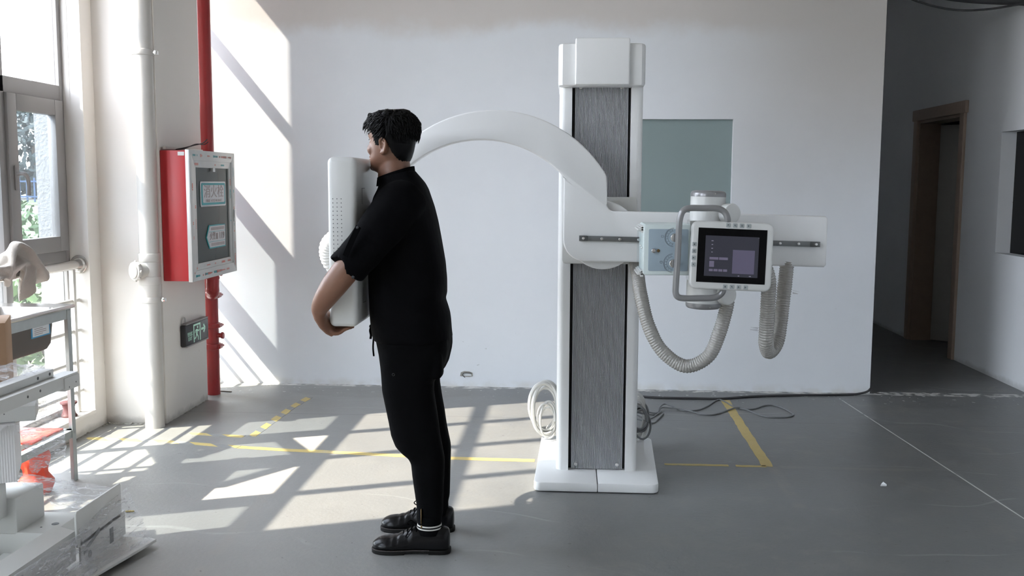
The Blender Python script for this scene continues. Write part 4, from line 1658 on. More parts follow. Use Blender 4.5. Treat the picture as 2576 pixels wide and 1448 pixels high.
floor_cable('floor_cable', [(0.40, 5.95, 0.05), (0.50, 5.964, 0.006), (0.57, 6.09, 0.005), (0.60, 6.16, 0.008)], 0.005, M['cable'],
            'short grey cable end curving over the floor, behind the others')
floor_cable('floor_cable', [(0.40, 5.86, 0.04), (0.517, 5.867, 0.005), (0.564, 5.969, 0.005), (0.610, 6.10, 0.008)], 0.005, M['cable'],
            'short grey cable end on the floor, nearest the column base')


# ------------------------------------------------------------------ floor tape
def tape(pts, w_, m, label, torn=None, seed=1):
    random.seed(seed)
    b_ = MB()
    P = [Vector((p[0], p[1], 0.0012)) for p in pts]
    L, Rr = [], []
    for i in range(len(P)):
        d = (P[min(i + 1, len(P) - 1)] - P[max(i - 1, 0)]).normalized()
        nrm = Vector((-d.y, d.x, 0))
        j1 = random.uniform(-0.003, 0.003)
        j2 = random.uniform(-0.003, 0.003)
        L.append(P[i] + nrm * (w_ / 2 + j1))
        Rr.append(P[i] - nrm * (w_ / 2 + j2))
    for i in range(len(P) - 1):
        if torn and random.random() < torn:
            continue
        b_.quad(Rr[i], Rr[i + 1], L[i + 1], L[i])
    bmesh.ops.remove_doubles(b_.bm, verts=b_.bm.verts, dist=1e-4)
    bmesh.ops.recalc_face_normals(b_.bm, faces=b_.bm.faces)
    r_ = bmesh.ops.extrude_face_region(b_.bm, geom=list(b_.bm.faces))
    for v in r_['geom']:
        if isinstance(v, bmesh.types.BMVert):
            v.co.z -= 0.0011
    bmesh.ops.recalc_face_normals(b_.bm, faces=b_.bm.faces)
    o = b_.build('floor_tape', m, loc=(pts[0][0], pts[0][1], 0), smooth=False)
    return tag(o, label, 'floor tape', 'tape lines on the floor')


def dense(pts, step=0.05):
    out_ = []
    for a_, b_ in zip(pts[:-1], pts[1:]):
        n_ = max(1, int(math.dist(a_, b_) / step))
        for k in range(n_):
            out_.append((a_[0] + (b_[0] - a_[0]) * k / n_, a_[1] + (b_[1] - a_[1]) * k / n_))
    out_.append(pts[-1])
    return out_


tape(dense([(-2.72, 5.275), (-2.523, 5.265), (-2.323, 5.251), (-2.02, 5.203), (-1.80, 5.160)]), 0.05, M['tapeh'], 'black and yellow striped tape line from the window wall, the longer one', seed=1)
tape(dense([(-1.795, 5.159), (-1.519, 5.118), (-1.331, 5.105), (-0.9, 5.059), (-0.619, 5.029), (-0.165, 5.018)]), 0.05, M['tapey'], 'plain yellow tape line behind the standing person', seed=2)
tape(dense([(-2.184, 5.426), (-1.968, 5.397), (-1.845, 5.378)]), 0.045, M['tapeh'], 'short black and yellow striped tape near the white drain pipe', seed=3)
tape(dense([(-1.80, 5.39), (-1.79, 5.763), (-1.777, 6.125), (-1.744, 6.428)]), 0.05, M['tapeh'], 'black and yellow striped tape running back to the partition on the left', seed=4)
tape(dense([(1.069, 6.565), (1.052, 5.6), (1.042, 5.0)]), 0.058, M['tapey'], 'yellow tape strip under the looped cable, running back to the partition', seed=5)
tape(dense([(0.475, 5.003), (0.733, 5.004), (0.951, 4.999), (1.075, 5.000)], 0.035), 0.030, M['tapey'], 'torn yellow tape strip at the right of the column base', torn=0.22, seed=6)

# scraps on the floor
b = MB()
b.poly([(1.52, 4.70, 0.002), (1.548, 4.695, 0.004), (1.556, 4.715, 0.006), (1.535, 4.735, 0.002)])
b.poly([(1.535, 4.735, 0.002), (1.556, 4.715, 0.006), (1.546, 4.74, 0.012)])
tag(b.build('paper_scrap', M['paper'], loc=(1.535, 4.71, 0)), 'tiny white paper scrap on the bare floor at the right', 'scrap')
b = MB()
b.prism([(-2.46, 6.565), (-2.33, 6.538), (-2.32, 6.545), (-2.45, 6.575)], 2, 0.001, 0.006)
tag(b.build('wood_sliver', M['bark'], loc=(-2.4, 6.555, 0)), 'thin dark wood sliver on the floor beside the red pipe', 'scrap')
b = MB()
random.seed(5)
for k in range(3):
    c = Vector((-1.930 + k * 0.011, 4.075 + random.uniform(-.01, .01), 0.004))
    b.sphere(c, 0.0075, 8, 6, (1.2, 0.9, 0.5))
tag(b.build('dry_leaf', mat('yellow brown leaf', (0.33, 0.24, 0.04), 0.8), loc=(-1.92, 4.075, 0)), 'crumpled yellow brown leaf on the sunlit floor', 'leaf')

# broken socket hole with a black cable loop, low on the partition
rt = thing('broken_socket', 'broken wall socket hole with a black cable loop, low on the partition', 'socket', (-0.72, YP, 0.085))
b = MB()
b.prism([(-0.765, 0.075), (-0.76, 0.103), (-0.735, 0.112), (-0.70, 0.110), (-0.675, 0.100), (-0.674, 0.075), (-0.70, 0.070)], 1, YP - 0.004, YP - 0.0005, 0.001)
b.build('hole_rim', M['debris'], rt)
b = MB()
b.prism([(-0.745, 0.078), (-0.74, 0.1005), (-0.715, 0.1015), (-0.69, 0.0995), (-0.682, 0.078)], 1, YP - 0.0055, YP - 0.0035)
b.build('socket_plate', M['paper'], rt)
b = MB()
b.tube(catmull([(-0.682, YP - 0.012, 0.098), (-0.705, YP - 0.014, 0.1005), (-0.735, YP - 0.014, 0.1005), (-0.745, YP - 0.014, 0.090), (-0.742, YP - 0.014, 0.079), (-0.728, YP - 0.014, 0.068)], 6), 0.0028, 8)
b.build('cable_loop', M['cabledark'], rt)

# black cables at the top of the corridor
b = MB()
pts = catmull([(2.05, 7.15, 2.99), (2.30, 7.2, 2.86), (2.55, 7.25, 2.80), (2.85, 7.28, 2.765), (3.22, 7.3, 2.75)], 8)
b.tube(pts, [0.014 + 0.018 * min(1, k / 20) for k in range(len(pts))], 12)
tag(b.build('cable_bundle', M['cabledark'], loc=(2.6, 7.25, 2.8)), 'thick black cable bundle under the ceiling of the dark corridor', 'cable')
b = MB()
b.tube(catmull([(2.05, 7.16, 2.93), (2.25, 7.2, 2.82), (2.45, 7.22, 2.735), (2.70, 7.25, 2.685), (2.95, 7.26, 2.69), (3.22, 7.27, 2.735)], 8), 0.008, 8)
tag(b.build('sagging_cable', M['cabledark'], loc=(2.6, 7.2, 2.7)), 'thin black cable sagging below the bundle in the dark corridor', 'cable')
b = MB()
b.box((2.24, 7.17, 2.81), (2.275, 7.22, 2.96), 0.004)
b.prism([(2.20, 2.93), (2.30, 2.90), (2.275, 2.82), (2.245, 2.82)], 1, 7.18, 7.21, 0.002)
tag(b.build('cable_bracket', M['cabledark'], loc=(2.26, 7.2, 2.85)), 'black bracket holding the cables near the partition end', 'bracket')

# ================================================================== SINK STAND BY THE WINDOW
LX, LY = -2.385, 4.53        # outer far corner leg
SXB, SY0 = -2.745, 3.86      # wall side, near end
sk = thing('sink_stand', 'galvanised angle steel stand carrying the sink beside the window', 'stand', ((LX + SXB) / 2, (LY + SY0) / 2, 0))


def angle_bar(mb, p0, p1, da, db, w_=0.034, t_=0.0028):
    """L profile from p0 to p1 with flanges along da and db"""
    p0, p1, da, db = Vector(p0), Vector(p1), Vector(da), Vector(db)
    pr_ = [Vector((0, 0, 0)), da * w_, da * w_ + db * t_, da * t_ + db * t_, da * t_ + db * w_, db * w_]
    mb.loft([[p0 + q for q in pr_], [p1 + q for q in pr_]])


for (x, y, sx_, sy_) in ((LX, LY, -1, -1), (LX, SY0, -1, 1), (SXB, LY, 1, -1), (SXB, SY0, 1, 1)):
    b = MB()
    angle_bar(b, (x, y, 0), (x, y, 0.842), (sx_, 0, 0), (0, sy_, 0))
    for z in (0.24, 0.62, 0.79):
        b.cyl((x + 0.001 * -sx_, y + sy_ * 0.016, z), (x - sx_ * 0.002, y + sy_ * 0.016, z), 0.005, seg=8)
    b.build('leg', M['galv'], sk)
for x, s_ in ((LX, -1), (SXB, 1)):
    b = MB()
    angle_bar(b, (x + 0.003 * s_, SY0, 0.84), (x + 0.003 * s_, LY, 0.84), (0, 0, -1), (s_, 0, 0), 0.045)
    b.build('side_rail', M['galv'], sk)
    b = MB()
    angle_bar(b, (x + 0.003 * s_, SY0, 0.252), (x + 0.003 * s_, LY, 0.252), (0, 0, -1), (s_, 0, 0), 0.036)
    b.build('side_rail', M['galv'], sk)
for y, s_ in ((LY, -1), (SY0, 1)):
    b = MB()
    angle_bar(b, (LX, y + 0.003 * s_, 0.84), (SXB, y + 0.003 * s_, 0.84), (0, 0, -1), (0, s_, 0), 0.02)
    b.build('side_rail', M['galv'], sk)
    b = MB()
    angle_bar(b, (LX, y + 0.003 * s_, 0.252), (SXB, y + 0.003 * s_, 0.252), (0, 0, -1), (0, s_, 0), 0.03)
    b.build('side_rail', M['galv'], sk)

sn = thing('steel_sink', 'stainless steel sink with a dark underside set on the angle steel stand', 'sink', ((LX + SXB) / 2, 4.2, 0.845))
sx0, sx1, sy0_, sy1_ = -2.755, -2.365, 3.84, 4.555
b = MB()
# rim with basin, thin shell
rim = [(x, y, 0.853) for (x, y) in rrect(sx0, sy0_, sx1, sy1_, 0.02, 4)]
rim2 = [(x, y, 0.862) for (x, y) in rrect(sx0 + 0.006, sy0_ + 0.006, sx1 - 0.006, sy1_ - 0.006, 0.018, 4)]
rin = [(x, y, 0.860) for (x, y) in rrect(sx0 + 0.05, sy0_ + 0.06, sx1 - 0.03, sy1_ - 0.13, 0.05, 4)]
rin2 = [(x, y, 0.845) for (x, y) in rrect(sx0 + 0.056, sy0_ + 0.066, sx1 - 0.036, sy1_ - 0.136, 0.048, 4)]
rb = [(x, y, 0.69) for (x, y) in rrect(sx0 + 0.066, sy0_ + 0.08, sx1 - 0.046, sy1_ - 0.15, 0.055, 4)]
rb2 = [(x, y, 0.672) for (x, y) in rrect(sx0 + 0.09, sy0_ + 0.11, sx1 - 0.07, sy1_ - 0.18, 0.05, 4)]
rim_bot = [(x, y, 0.846) for (x, y) in rrect(sx0 + 0.004, sy0_ + 0.004, sx1 - 0.004, sy1_ - 0.004, 0.018, 4)]
b.loft([rim_bot, rim, rim2, rin, rin2, rb, rb2], cap=False)
b.poly(rb2)
b.build('basin', M['inox'], sn)
b = MB()
o0 = [(x, y, 0.844) for (x, y) in rrect(sx0 + 0.050, sy0_ + 0.06, sx1 - 0.030, sy1_ - 0.13, 0.05, 4)]
o1 = [(x, y, 0.70) for (x, y) in rrect(sx0 + 0.058, sy0_ + 0.072, sx1 - 0.038, sy1_ - 0.142, 0.058, 4)]
o2 = [(x, y, 0.675) for (x, y) in rrect(sx0 + 0.070, sy0_ + 0.088, sx1 - 0.050, sy1_ - 0.158, 0.055, 4)]
o3 = [(x, y, 0.664) for (x, y) in rrect(sx0 + 0.095, sy0_ + 0.115, sx1 - 0.075, sy1_ - 0.185, 0.05, 4)]
b.loft([o0, o1, o2, o3], cap=False)
b.poly(list(reversed(o3)))
b.build('basin_underside', M['basin'], sn)
b = MB()
bx = sx1 - 0.0315
b.box((bx - 0.004, 4.20, 0.745), (bx - 0.0015, 4.36, 0.838))
b.mi = 1
b.box((bx - 0.003, 4.21, 0.751), (bx - 0.0008, 4.35, 0.832))
b.mi = 2
for k in range(6):
    b.box((bx - 0.002, 4.225, 0.758 + k * 0.0085), (bx - 0.0002, 4.225 + (0.10 if k % 3 else 0.07), 0.761 + k * 0.0085))
b.mi = 3
b.box((bx - 0.002, 4.25, 0.815), (bx - 0.0002, 4.33, 0.825))
b.build('sink_label', [M['blueprint'], M['paper'], M['sigrey'], M['cable']], sn)

# orange red bag standing on the floor under the stand
b = MB()
rings = []
random.seed(4)
for i in range(12):
    z = 0.205 * i / 11
    r = 0.105 + 0.02 * sin(i * 0.8) - (0.035 * max(0, (i - 7) / 4))
    rings.append([(-2.478 + (0.62 * r + 0.012 * noise.noise(Vector((k * 0.7, i * 0.5, 1)))) * cos(2 * pi * k / 20), 4.32 + (r * 0.70 + 0.012 * noise.noise(Vector((k * 0.7, i * 0.5, 5)))) * sin(2 * pi * k / 20), z) for k in range(20)])
b.loft(rings)
tag(b.build('plastic_bag', M['orange'], loc=(-2.478, 4.32, 0)), 'orange red plastic bag on the floor under the sink stand', 'bag')
b = MB()
b.box((-2.74, 4.22, 0.2535), (-2.43, 4.50, 0.262), 0.003)
tag(b.build('red_tray', M['orange'], loc=(-2.56, 4.2, 0.2535)), 'flat orange red board on the lower rails of the sink stand', 'tray')

# dark red spool on the sill
b = MB()
prof = [(0.045, 0.0), (0.045, 0.008), (0.036, 0.02), (0.030, 0.045), (0.036, 0.068), (0.046, 0.076), (0.046, 0.084), (0.010, 0.084)]
b.loft([[(-2.835 + r * cos(2 * pi * k / 24), 5.315 + r * sin(2 * pi * k / 24), ZSILL + 0.004 + z) for k in range(24)] for (r, z) in prof])
tag(b.build('red_spool', M['rust'], loc=(-2.835, 5.315, ZSILL + 0.004)), 'dark red plastic spool on the window sill in the corner', 'spool')

# towel knotted over the handrail
tw = MB()


def ribbon(pts, w0, w1, thick, seed, wdir):
    c = catmull(pts, 7)
    n_ = len(c)
    rings_ = []
    for i, p in enumerate(c):
        d = (c[min(i + 1, n_ - 1)] - c[max(i - 1, 0)]).normalized()
        wd = Vector(wdir)
        wd = (wd - d * wd.dot(d)).normalized()
        nn = d.cross(wd)
        w_ = w0 + (w1 - w0) * i / (n_ - 1)
        ring = []
        for k in range(20):
            a = 2 * pi * k / 20
            fold = 0.010 * sin(3.2 * cos(a) + seed + i * 0.12) + 0.006 * noise.noise(p * 18 + Vector((k * 0.4, seed, 0)))
            ring.append(p + wd * (w_ * cos(a)) + nn * (thick * sin(a) + fold * (0.5 + abs(cos(a)))))
        rings_.append(ring)
    tw.loft(rings_)


ribbon([(-2.80, 4.66, 0.975), (-2.785, 4.69, 1.03), (-2.80, 4.745, 1.085), (-2.80, 4.79, 1.105), (-2.785, 4.84, 1.08), (-2.775, 4.89, 1.02), (-2.775, 4.95, 0.965), (-2.78, 4.995, 0.935)], 0.042, 0.052, 0.026, 1, (0.5, 0.45, 0.5))
ribbon([(-2.86, 4.80, 1.04), (-2.80, 4.82, 1.05), (-2.775, 4.84, 1.01), (-2.775, 4.845, 0.96), (-2.78, 4.85, 0.91), (-2.785, 4.875, 0.865)], 0.05, 0.07, 0.018, 3, (0, 1, -0.15))
ribbon([(-2.79, 4.60, 1.0), (-2.775, 4.66, 1.005), (-2.775, 4.73, 1.01), (-2.775, 4.80, 1.03), (-2.79, 4.86, 1.03)], 0.035, 0.03, 0.022, 5, (0, 0.2, 1))
ribbon([(-2.86, 4.70, 1.03), (-2.81, 4.70, 1.065), (-2.785, 4.70, 1.03), (-2.78, 4.70, 0.985), (-2.80, 4.72, 0.95)], 0.035, 0.045, 0.02, 7, (0, 1, 0.2))
tme = remeshed(tw, 0.006, 2)
tag(link_mesh(tme, 'towel', M['towel'], loc=(-2.80, 4.8, 0.97)), 'crumpled grey beige towel knotted over the steel handrail', 'towel')

# ================================================================== STEEL PARTS WRAPPED IN FILM, FRONT LEFT
fr = thing('welded_frame', 'light grey welded steel frame lying on the floor, partly wrapped in clear film', 'steel frame', (-1.95, 3.4, 0))


def plate_holes(mb, ax, d, pts):
    for (u, v, r) in pts:
        if ax == 0:
            mb.cyl((d, u, v), (d + 0.0008, u, v), r, seg=14)
        else:
            mb.cyl((u, d, v), (u, d - 0.0008, v), r, seg=14)


b = MB()
b.prism([(-2.15, 3.30), (-1.705, 3.30), (-1.665, 3.50), (-1.630, 3.685), (-1.66, 3.70), (-2.15, 3.72)], 2, 0.020, 0.032, 0.002)
b.box((-2.12, 3.34, 0.0), (-1.72, 3.42, 0.021), 0.003)
b.box((-2.12, 3.58, 0.0), (-1.72, 3.66, 0.021), 0.003)
b.build('foot_plate', M['powder'], fr)
b = MB()
b.prism(rrect(3.352, 0.115, 3.708, 0.252, 0.012, 4)[:], 0, -1.786, -1.778, 0.002)
b.box((-1.786, 3.375, 0.032), (-1.778, 3.735, 0.13))
b.build('end_plate', M['powder'], fr)
for (y, z, r) in ((3.41, 0.16, 0.006), (3.545, 0.195, 0.006), (3.475, 0.18, 0.003)):
    b = MB()
    b.cyl((-1.7785, y, z), (-1.7770, y, z), r, seg=12)
    b.build('bolt_hole', M['paper'], fr)
b = MB()
b.prism([(3.395, 0.075), (3.52, 0.118), (3.52, 0.137), (3.395, 0.092)], 0, -1.7785, -1.7770)
b.build('slot', M['icon'], fr)
b = MB()
b.cyl((-1.7785, 3.44, 0.062), (-1.7770, 3.44, 0.062), 0.014, seg=18)
b.build('round_hole', M['icon'], fr)
b = MB()
b.prism([(3.60, 0.04), (3.63, 0.04), (3.63, 0.10), (3.60, 0.10)], 0, -1.7785, -1.7770)
b.build('slot', M['icon'], fr)
# long channel running towards the camera
b = MB()
b.loft([[(-1.87, 2.55, 0.06), (-1.80, 2.55, 0.06), (-1.80, 2.55, 0.185), (-1.87, 2.55, 0.205)], [(-1.87, 3.38, 0.06), (-1.80, 3.38, 0.06), (-1.80, 3.38, 0.172), (-1.87, 3.38, 0.192)]])
b.box((-1.90, 2.60, 0.0), (-1.79, 2.70, 0.062), 0.004)
b.box((-1.90, 3.20, 0.0), (-1.79, 3.30, 0.062), 0.004)
b.build('channel_beam', M['powder'], fr)
# stepped block behind
b = MB()
b.box((-2.42, 3.50, 0.0), (-1.96, 3.74, 0.115), 0.006)
b.box((-2.24, 3.50, 0.10), (-2.09, 3.70, 0.250), 0.008)
b.box((-2.46, 3.42, 0.18), (-2.125, 3.50, 0.325), 0.004)
b.box((-2.42, 3.15, 0.0), (-2.15, 3.45, 0.05), 0.004)
b.build('stepped_bracket', M['powder'], fr)
b = MB()
b.cyl((-1.995, 3.60, 0.115), (-1.995, 3.60, 0.1165), 0.014, seg=20)
b.build('drill_hole', M['icon'], fr)
for (x, z, r) in ((-2.145, 0.295, 0.006), (-2.20, 0.265, 0.004), (-2.255, 0.25, 0.006)):
    b = MB()
    b.cyl((x, 3.42, z), (x, 3.4185, z), r, seg=12)
    b.build('drill_hole', M['icon'], fr)
b = MB()
b.cyl((-2.03, 3.56, 0.115), (-2.03, 3.56, 0.116), 0.004, seg=8)
b.build('drill_hole', M['icon'], fr)
b = MB()
b.cyl((-2.26, 3.25, 0.05), (-2.26, 3.25, 0.075), 0.07, seg=32, bev=0.004)
b.build('round_foot', M['powder'], fr)

JR = TR(-2.06, 3.46, 0) @ RM('Z', 26) @ TR(2.06, -3.46, 0)
fo = thing('foam_package', 'white corrugated foam package stacked on the grey steel frame', 'package', (-2.25, 3.5, 0.325))
b = MB()
pf = []
for k in range(91):
    t_ = k / 90
    pf.append((-2.46 + 0.40 * t_, 3.46 + 0.0018 * (k % 2)))
pf += [(-2.06, 3.72), (-2.46, 3.72)]
b.prism(pf, 2, 0.326, 0.548)
b.xf(JR)
b.build('foam_block', M['foam'], fo, smooth=False)
b = MB()
b.box((-2.46, 3.44, 0.548), (-2.055, 3.72, 0.553), 0.002)
b.loft([[(-2.40, 3.44, 0.548), (-2.08, 3.44, 0.548), (-2.08, 3.445, 0.553), (-2.40, 3.445, 0.553)], [(-2.40, 3.40, 0.50), (-2.10, 3.40, 0.535), (-2.10, 3.405, 0.54), (-2.40, 3.405, 0.505)]])
b.xf(JR)
b.build('foam_flap', M['foam'], fo)

b = MB()
b.box((-2.46, 3.46, 0.5545), (-1.985, 3.64, 0.612), 0.003)
b.mi = 1
for x in (-2.09, -2.105):
    b.cyl((x - 0.0, 3.4605, 0.588), (x, 3.459, 0.588), 0.0022, seg=8)
b.xf(JR)
tag(b.build('steel_block', [M['powder'], M['icon']], loc=(-2.2, 3.55, 0.5545)), 'light grey square steel block lying on top of the foam package', 'steel block')

b = MB()
b.box((-2.46, 3.48, 0.6135), (-2.075, 3.64, 0.690), 0.012, 3)
b.xf(JR)
tag(b.build('steel_housing', M['powder'], loc=(-2.25, 3.56, 0.6135)), 'light grey steel housing beneath the cardboard box', 'steel housing')

ab = thing('slotted_arm', 'light grey drilled steel arm sticking out above the wrapped parts', 'steel arm', (-1.93, 3.3, 0.69))
b = MB()
b.loft([[(-1.905, 2.95, 0.690), (-1.85, 2.95, 0.690), (-1.85, 2.95, 0.735), (-1.905, 2.95, 0.735)], [(-1.905, 3.545, 0.690), (-1.85, 3.545, 0.690), (-1.85, 3.545, 0.735), (-1.905, 3.545, 0.735)]])
b.box((-1.905, 3.44, 0.678), (-1.845, 3.55, 0.728), 0.004)
b.box((-1.94, 2.98, 0.735), (-1.885, 3.44, 0.765), 0.004)
b.box((-2.14, 2.96, 0.690), (-1.86, 3.02, 0.730), 0.003)
b.box((-2.075, 3.50, 0.6902), (-1.87, 3.54, 0.70), 0.002)
b.build('arm_bar', M['powder'], ab)
for (y, z, r) in ((3.20, 0.712, 0.0045), (3.28, 0.716, 0.005), (3.47, 0.69, 0.003), (3.52, 0.70, 0.003)):
    b = MB()
    b.cyl((-1.851, y, z), (-1.8445 if y > 3.43 else -1.8492, y, z), r, seg=10)
    b.build('drill_hole', M['icon'], ab)
for (y, z) in ((3.33, 0.75), (3.41, 0.75)):
    b = MB()
    b.cyl((-1.886, y, z), (-1.8842, y, z), 0.006, seg=10)
    b.build('drill_hole', M['icon'], ab)

bx_ = thing('cardboard_box', 'brown cardboard box on top of the steel housing by the window', 'box', (-2.25, 3.52, 0.6905))
b = MB()
b.box((-2.50, 3.42, 0.6905), (-2.068, 3.66, 0.935), 0.004)
b.xf(JR)
b.build('box_body', M['card'], bx_)
b = MB()
b.box((-2.38, 3.4192, 0.6915), (-2.32, 3.4205, 0.934))
b.box((-2.38, 3.42, 0.9345), (-2.32, 3.66, 0.9362))
b.xf(JR)
b.build('packing_tape', M['film2'], bx_)

# stretch film over the parts


def sheet(name, edges, m, label, seed, sag=0.03, wr=0.02, nu=36, nv=26, loc=None):
    """film stretched over a 4-corner patch (bilinear) with sag and wrinkles"""
    a, b_, c, d = [Vector(p) for p in edges]
    mb = MB()
    R = []
    for i in range(nu + 1):
        u = i / nu
        row = []
        for j in range(nv + 1):
            v = j / nv
            p = a.lerp(b_, u).lerp(d.lerp(c, u), v)
            p.z -= sag * 4 * u * (1 - u) * (4 * v * (1 - v)) ** 0.5
            nrm = (b_ - a).cross(d - a).normalized()
            e = noise.noise(Vector((u * 3 + seed, v * 9, seed))) + 0.6 * noise.noise(Vector((u * 9, v * 22 + seed, 3)))
            p += nrm * wr * e
            row.append(p)
        R.append(row)
    mb.loft(R, cap=False, close=False)
    o = mb.build(name, m, loc=loc or a, angle=60)
    return tag(o, label, 'plastic film', 'clear film around the steel parts')


sheet('stretch_film', [(-2.20, 3.60, 0.33), (-1.80, 3.70, 0.235), (-1.775, 3.735, 0.12), (-2.08, 3.76, 0.13)], M['film2'],
      'clear film stretched from the foam package to the end plate of the frame', 1, 0.02, 0.012)
sheet('stretch_film', [(-1.773, 3.36, 0.19), (-1.768, 3.735, 0.225), (-1.64, 3.67, 0.036), (-1.72, 3.31, 0.036)], M['film'],
      'clear film wrapped around the end plate down to its foot plate', 2, 0.0, 0.010)
sheet('stretch_film', [(-1.79, 2.75, 0.185), (-1.772, 3.36, 0.17), (-1.70, 3.36, 0.02), (-1.73, 2.85, 0.02)], M['film2'],
      'clear film draped over the side of the long channel at the bottom edge', 3, 0.0, 0.014)
sheet('stretch_film', [(-2.12, 3.50, 0.70), (-1.93, 3.57, 0.68), (-1.97, 3.66, 0.36), (-2.09, 3.62, 0.31)], M['film2'],
      'crumpled clear film hanging from the steel arm in front of the sink stand', 4, 0.0, 0.035)
sheet('stretch_film', [(-2.10, 3.08, 0.775), (-1.91, 3.16, 0.775), (-1.89, 3.40, 0.773), (-2.06, 3.42, 0.78)], M['film'],
      'loose clear film lying over the top of the steel arm', 5, -0.02, 0.016)

# ================================================================== THE PERSON
BY = 3.865          # middle plane of the body
HC = Vector((-0.700, 3.875, 1.500))      # chin level on the head axis
HA = radians(160)                        # facing direction
FD = Vector((cos(HA), sin(HA), 0))
SD = Vector((-FD.y, FD.x, 0))            # towards the person's left (camera) side
if SD.y > 0:
    SD = -SD


def hp(f_, s_, z_):
    return HC + FD * f_ + SD * s_ + Vector((0, 0, z_))


HEAD = [  # z, front, back, half width
    (-0.012, 0.060, 0.010, 0.030), (-0.002, 0.083, -0.020, 0.040), (0.012, 0.092, -0.045, 0.052), (0.030, 0.092, -0.060, 0.062), (0.050, 0.091, -0.070, 0.068),
    (0.075, 0.090, -0.078, 0.0725), (0.100, 0.087, -0.083, 0.0755), (0.120, 0.086, -0.086, 0.0770), (0.140, 0.0905, -0.088, 0.0775), (0.165, 0.088, -0.087, 0.0770),
    (0.188, 0.077, -0.080, 0.0710), (0.206, 0.058, -0.066, 0.0590), (0.218, 0.034, -0.046, 0.0410), (0.223, 0.012, -0.026, 0.0180)]


def head_section(z, grow=0.0):
    for (a, b_) in zip(HEAD[:-1], HEAD[1:]):
        if a[0] <= z <= b_[0]:
            t_ = (z - a[0]) / (b_[0] - a[0])
            return [a[i] + (b_[i] - a[i]) * t_ for i in (1, 2, 3)]
    return list(HEAD[-1][1:]) if z > 0 else list(HEAD[0][1:])


def head_ring(z, n=40, grow=0.0, ex=2.25, lift=0.0):
    fr_, bk, wd = head_section(z)
    fr_, bk, wd = fr_ + grow, bk - grow, wd + grow
    c_ = (fr_ + bk) / 2
    h_ = (fr_ - bk) / 2
    ring = []
    for k in range(n):
        a = 2 * pi * k / n
        ca, sa = cos(a), sin(a)
        r = (abs(ca) ** ex + abs(sa) ** ex) ** (-1 / ex)
        ring.append(hp(c_ + h_ * r * ca, wd * r * sa, z + lift))
    return ring


def ell_ring(c, u, v, ru, rv, n=28, ex=2.0):
    out_ = []
    for k in range(n):
        a = 2 * pi * k / n
        ca, sa = cos(a), sin(a)
        r = (abs(ca) ** ex + abs(sa) ** ex) ** (-1 / ex)
        out_.append(Vector(c) + Vector(u) * (ru * r * ca) + Vector(v) * (rv * r * sa))
    return out_


UX, UY, UZ = Vector((1, 0, 0)), Vector((0, 1, 0)), Vector((0, 0, 1))
bd = MB()
bd.loft([head_ring(z) for (z, *_r) in HEAD])
# face: nose, lips, chin, brow, cheeks
bd.loft([ell_ring(hp(0.084, 0, 0.128), SD, UZ, 0.006, 0.009, 14), ell_ring(hp(0.091, 0, 0.110), SD, UZ, 0.0075, 0.009, 14), ell_ring(hp(0.0965, 0, 0.094), SD, UZ, 0.0095, 0.009, 14),
         ell_ring(hp(0.0985, 0, 0.084), SD, UZ, 0.0095, 0.0075, 14), ell_ring(hp(0.086, 0, 0.075), SD, UZ, 0.008, 0.005, 14)])
for s_ in (-1, 1):
    bd.sphere(hp(0.0885, 0.0125 * s_, 0.081), 0.0075, 12, 8)
    bd.sphere(hp(0.068, 0.036 * s_, 0.080), 0.024, 14, 10)
    bd.sphere(hp(0.077, 0.032 * s_, 0.136), 0.015, 14, 10, (1, 1, 0.6))
    bd.sphere(hp(0.0745, 0.033 * s_, 0.1255), 0.0125, 14, 10, (1, 1.1, 0.55))
    bd.sphere(hp(0.0735, 0.033 * s_, 0.1080), 0.0125, 14, 10, (1, 1.1, 0.55))
bd.sphere(hp(0.0915, 0, 0.052), 0.015, 14, 10, (0.7, 1.3, 0.55))
bd.sphere(hp(0.090, 0, 0.040), 0.016, 14, 10, (0.7, 1.2, 0.55))
bd.sphere(hp(0.086, 0, 0.010), 0.018, 14, 10, (0.9, 1.1, 0.8))
# ears: helix tube, lobe and bowl
for s_ in (-1, 1):
    base = 0.0765 * s_
    helix = [hp(0.006, base, 0.083), hp(0.010, base + 0.004 * s_, 0.100), hp(0.006, base + 0.010 * s_, 0.116), hp(-0.010, base + 0.015 * s_, 0.121), hp(-0.022, base + 0.018 * s_, 0.110),
             hp(-0.024, base + 0.017 * s_, 0.093), hp(-0.018, base + 0.013 * s_, 0.076), hp(-0.008, base + 0.008 * s_, 0.063), hp(0.002, base + 0.004 * s_, 0.060)]
    bd.tube(catmull(helix, 5), 0.0050, 10)
    bd.sphere(hp(0.000, base + 0.006 * s_, 0.066), 0.009, 12, 8, (1, 0.7, 1.1))
    bd.tube(catmull([hp(-0.004, base + 0.008 * s_, 0.108), hp(-0.014, base + 0.012 * s_, 0.100), hp(-0.014, base + 0.011 * s_, 0.085), hp(-0.006, base + 0.008 * s_, 0.074)], 5), 0.0036, 8)
    bd.loft([[hp(-0.008 + 0.017 * cos(2 * pi * k / 20), base + 0.001 * s_ + 0.006 * s_ * (0.5 - 0.5 * cos(2 * pi * k / 20)), 0.091 + 0.030 * sin(2 * pi * k / 20)) for k in range(20)],
             [hp(-0.004 + 0.015 * cos(2 * pi * k / 20), base - 0.012 * s_, 0.091 + 0.027 * sin(2 * pi * k / 20)) for k in range(20)]])
    bd.sphere(hp(0.007, base + 0.004 * s_, 0.088), 0.005, 10, 8)
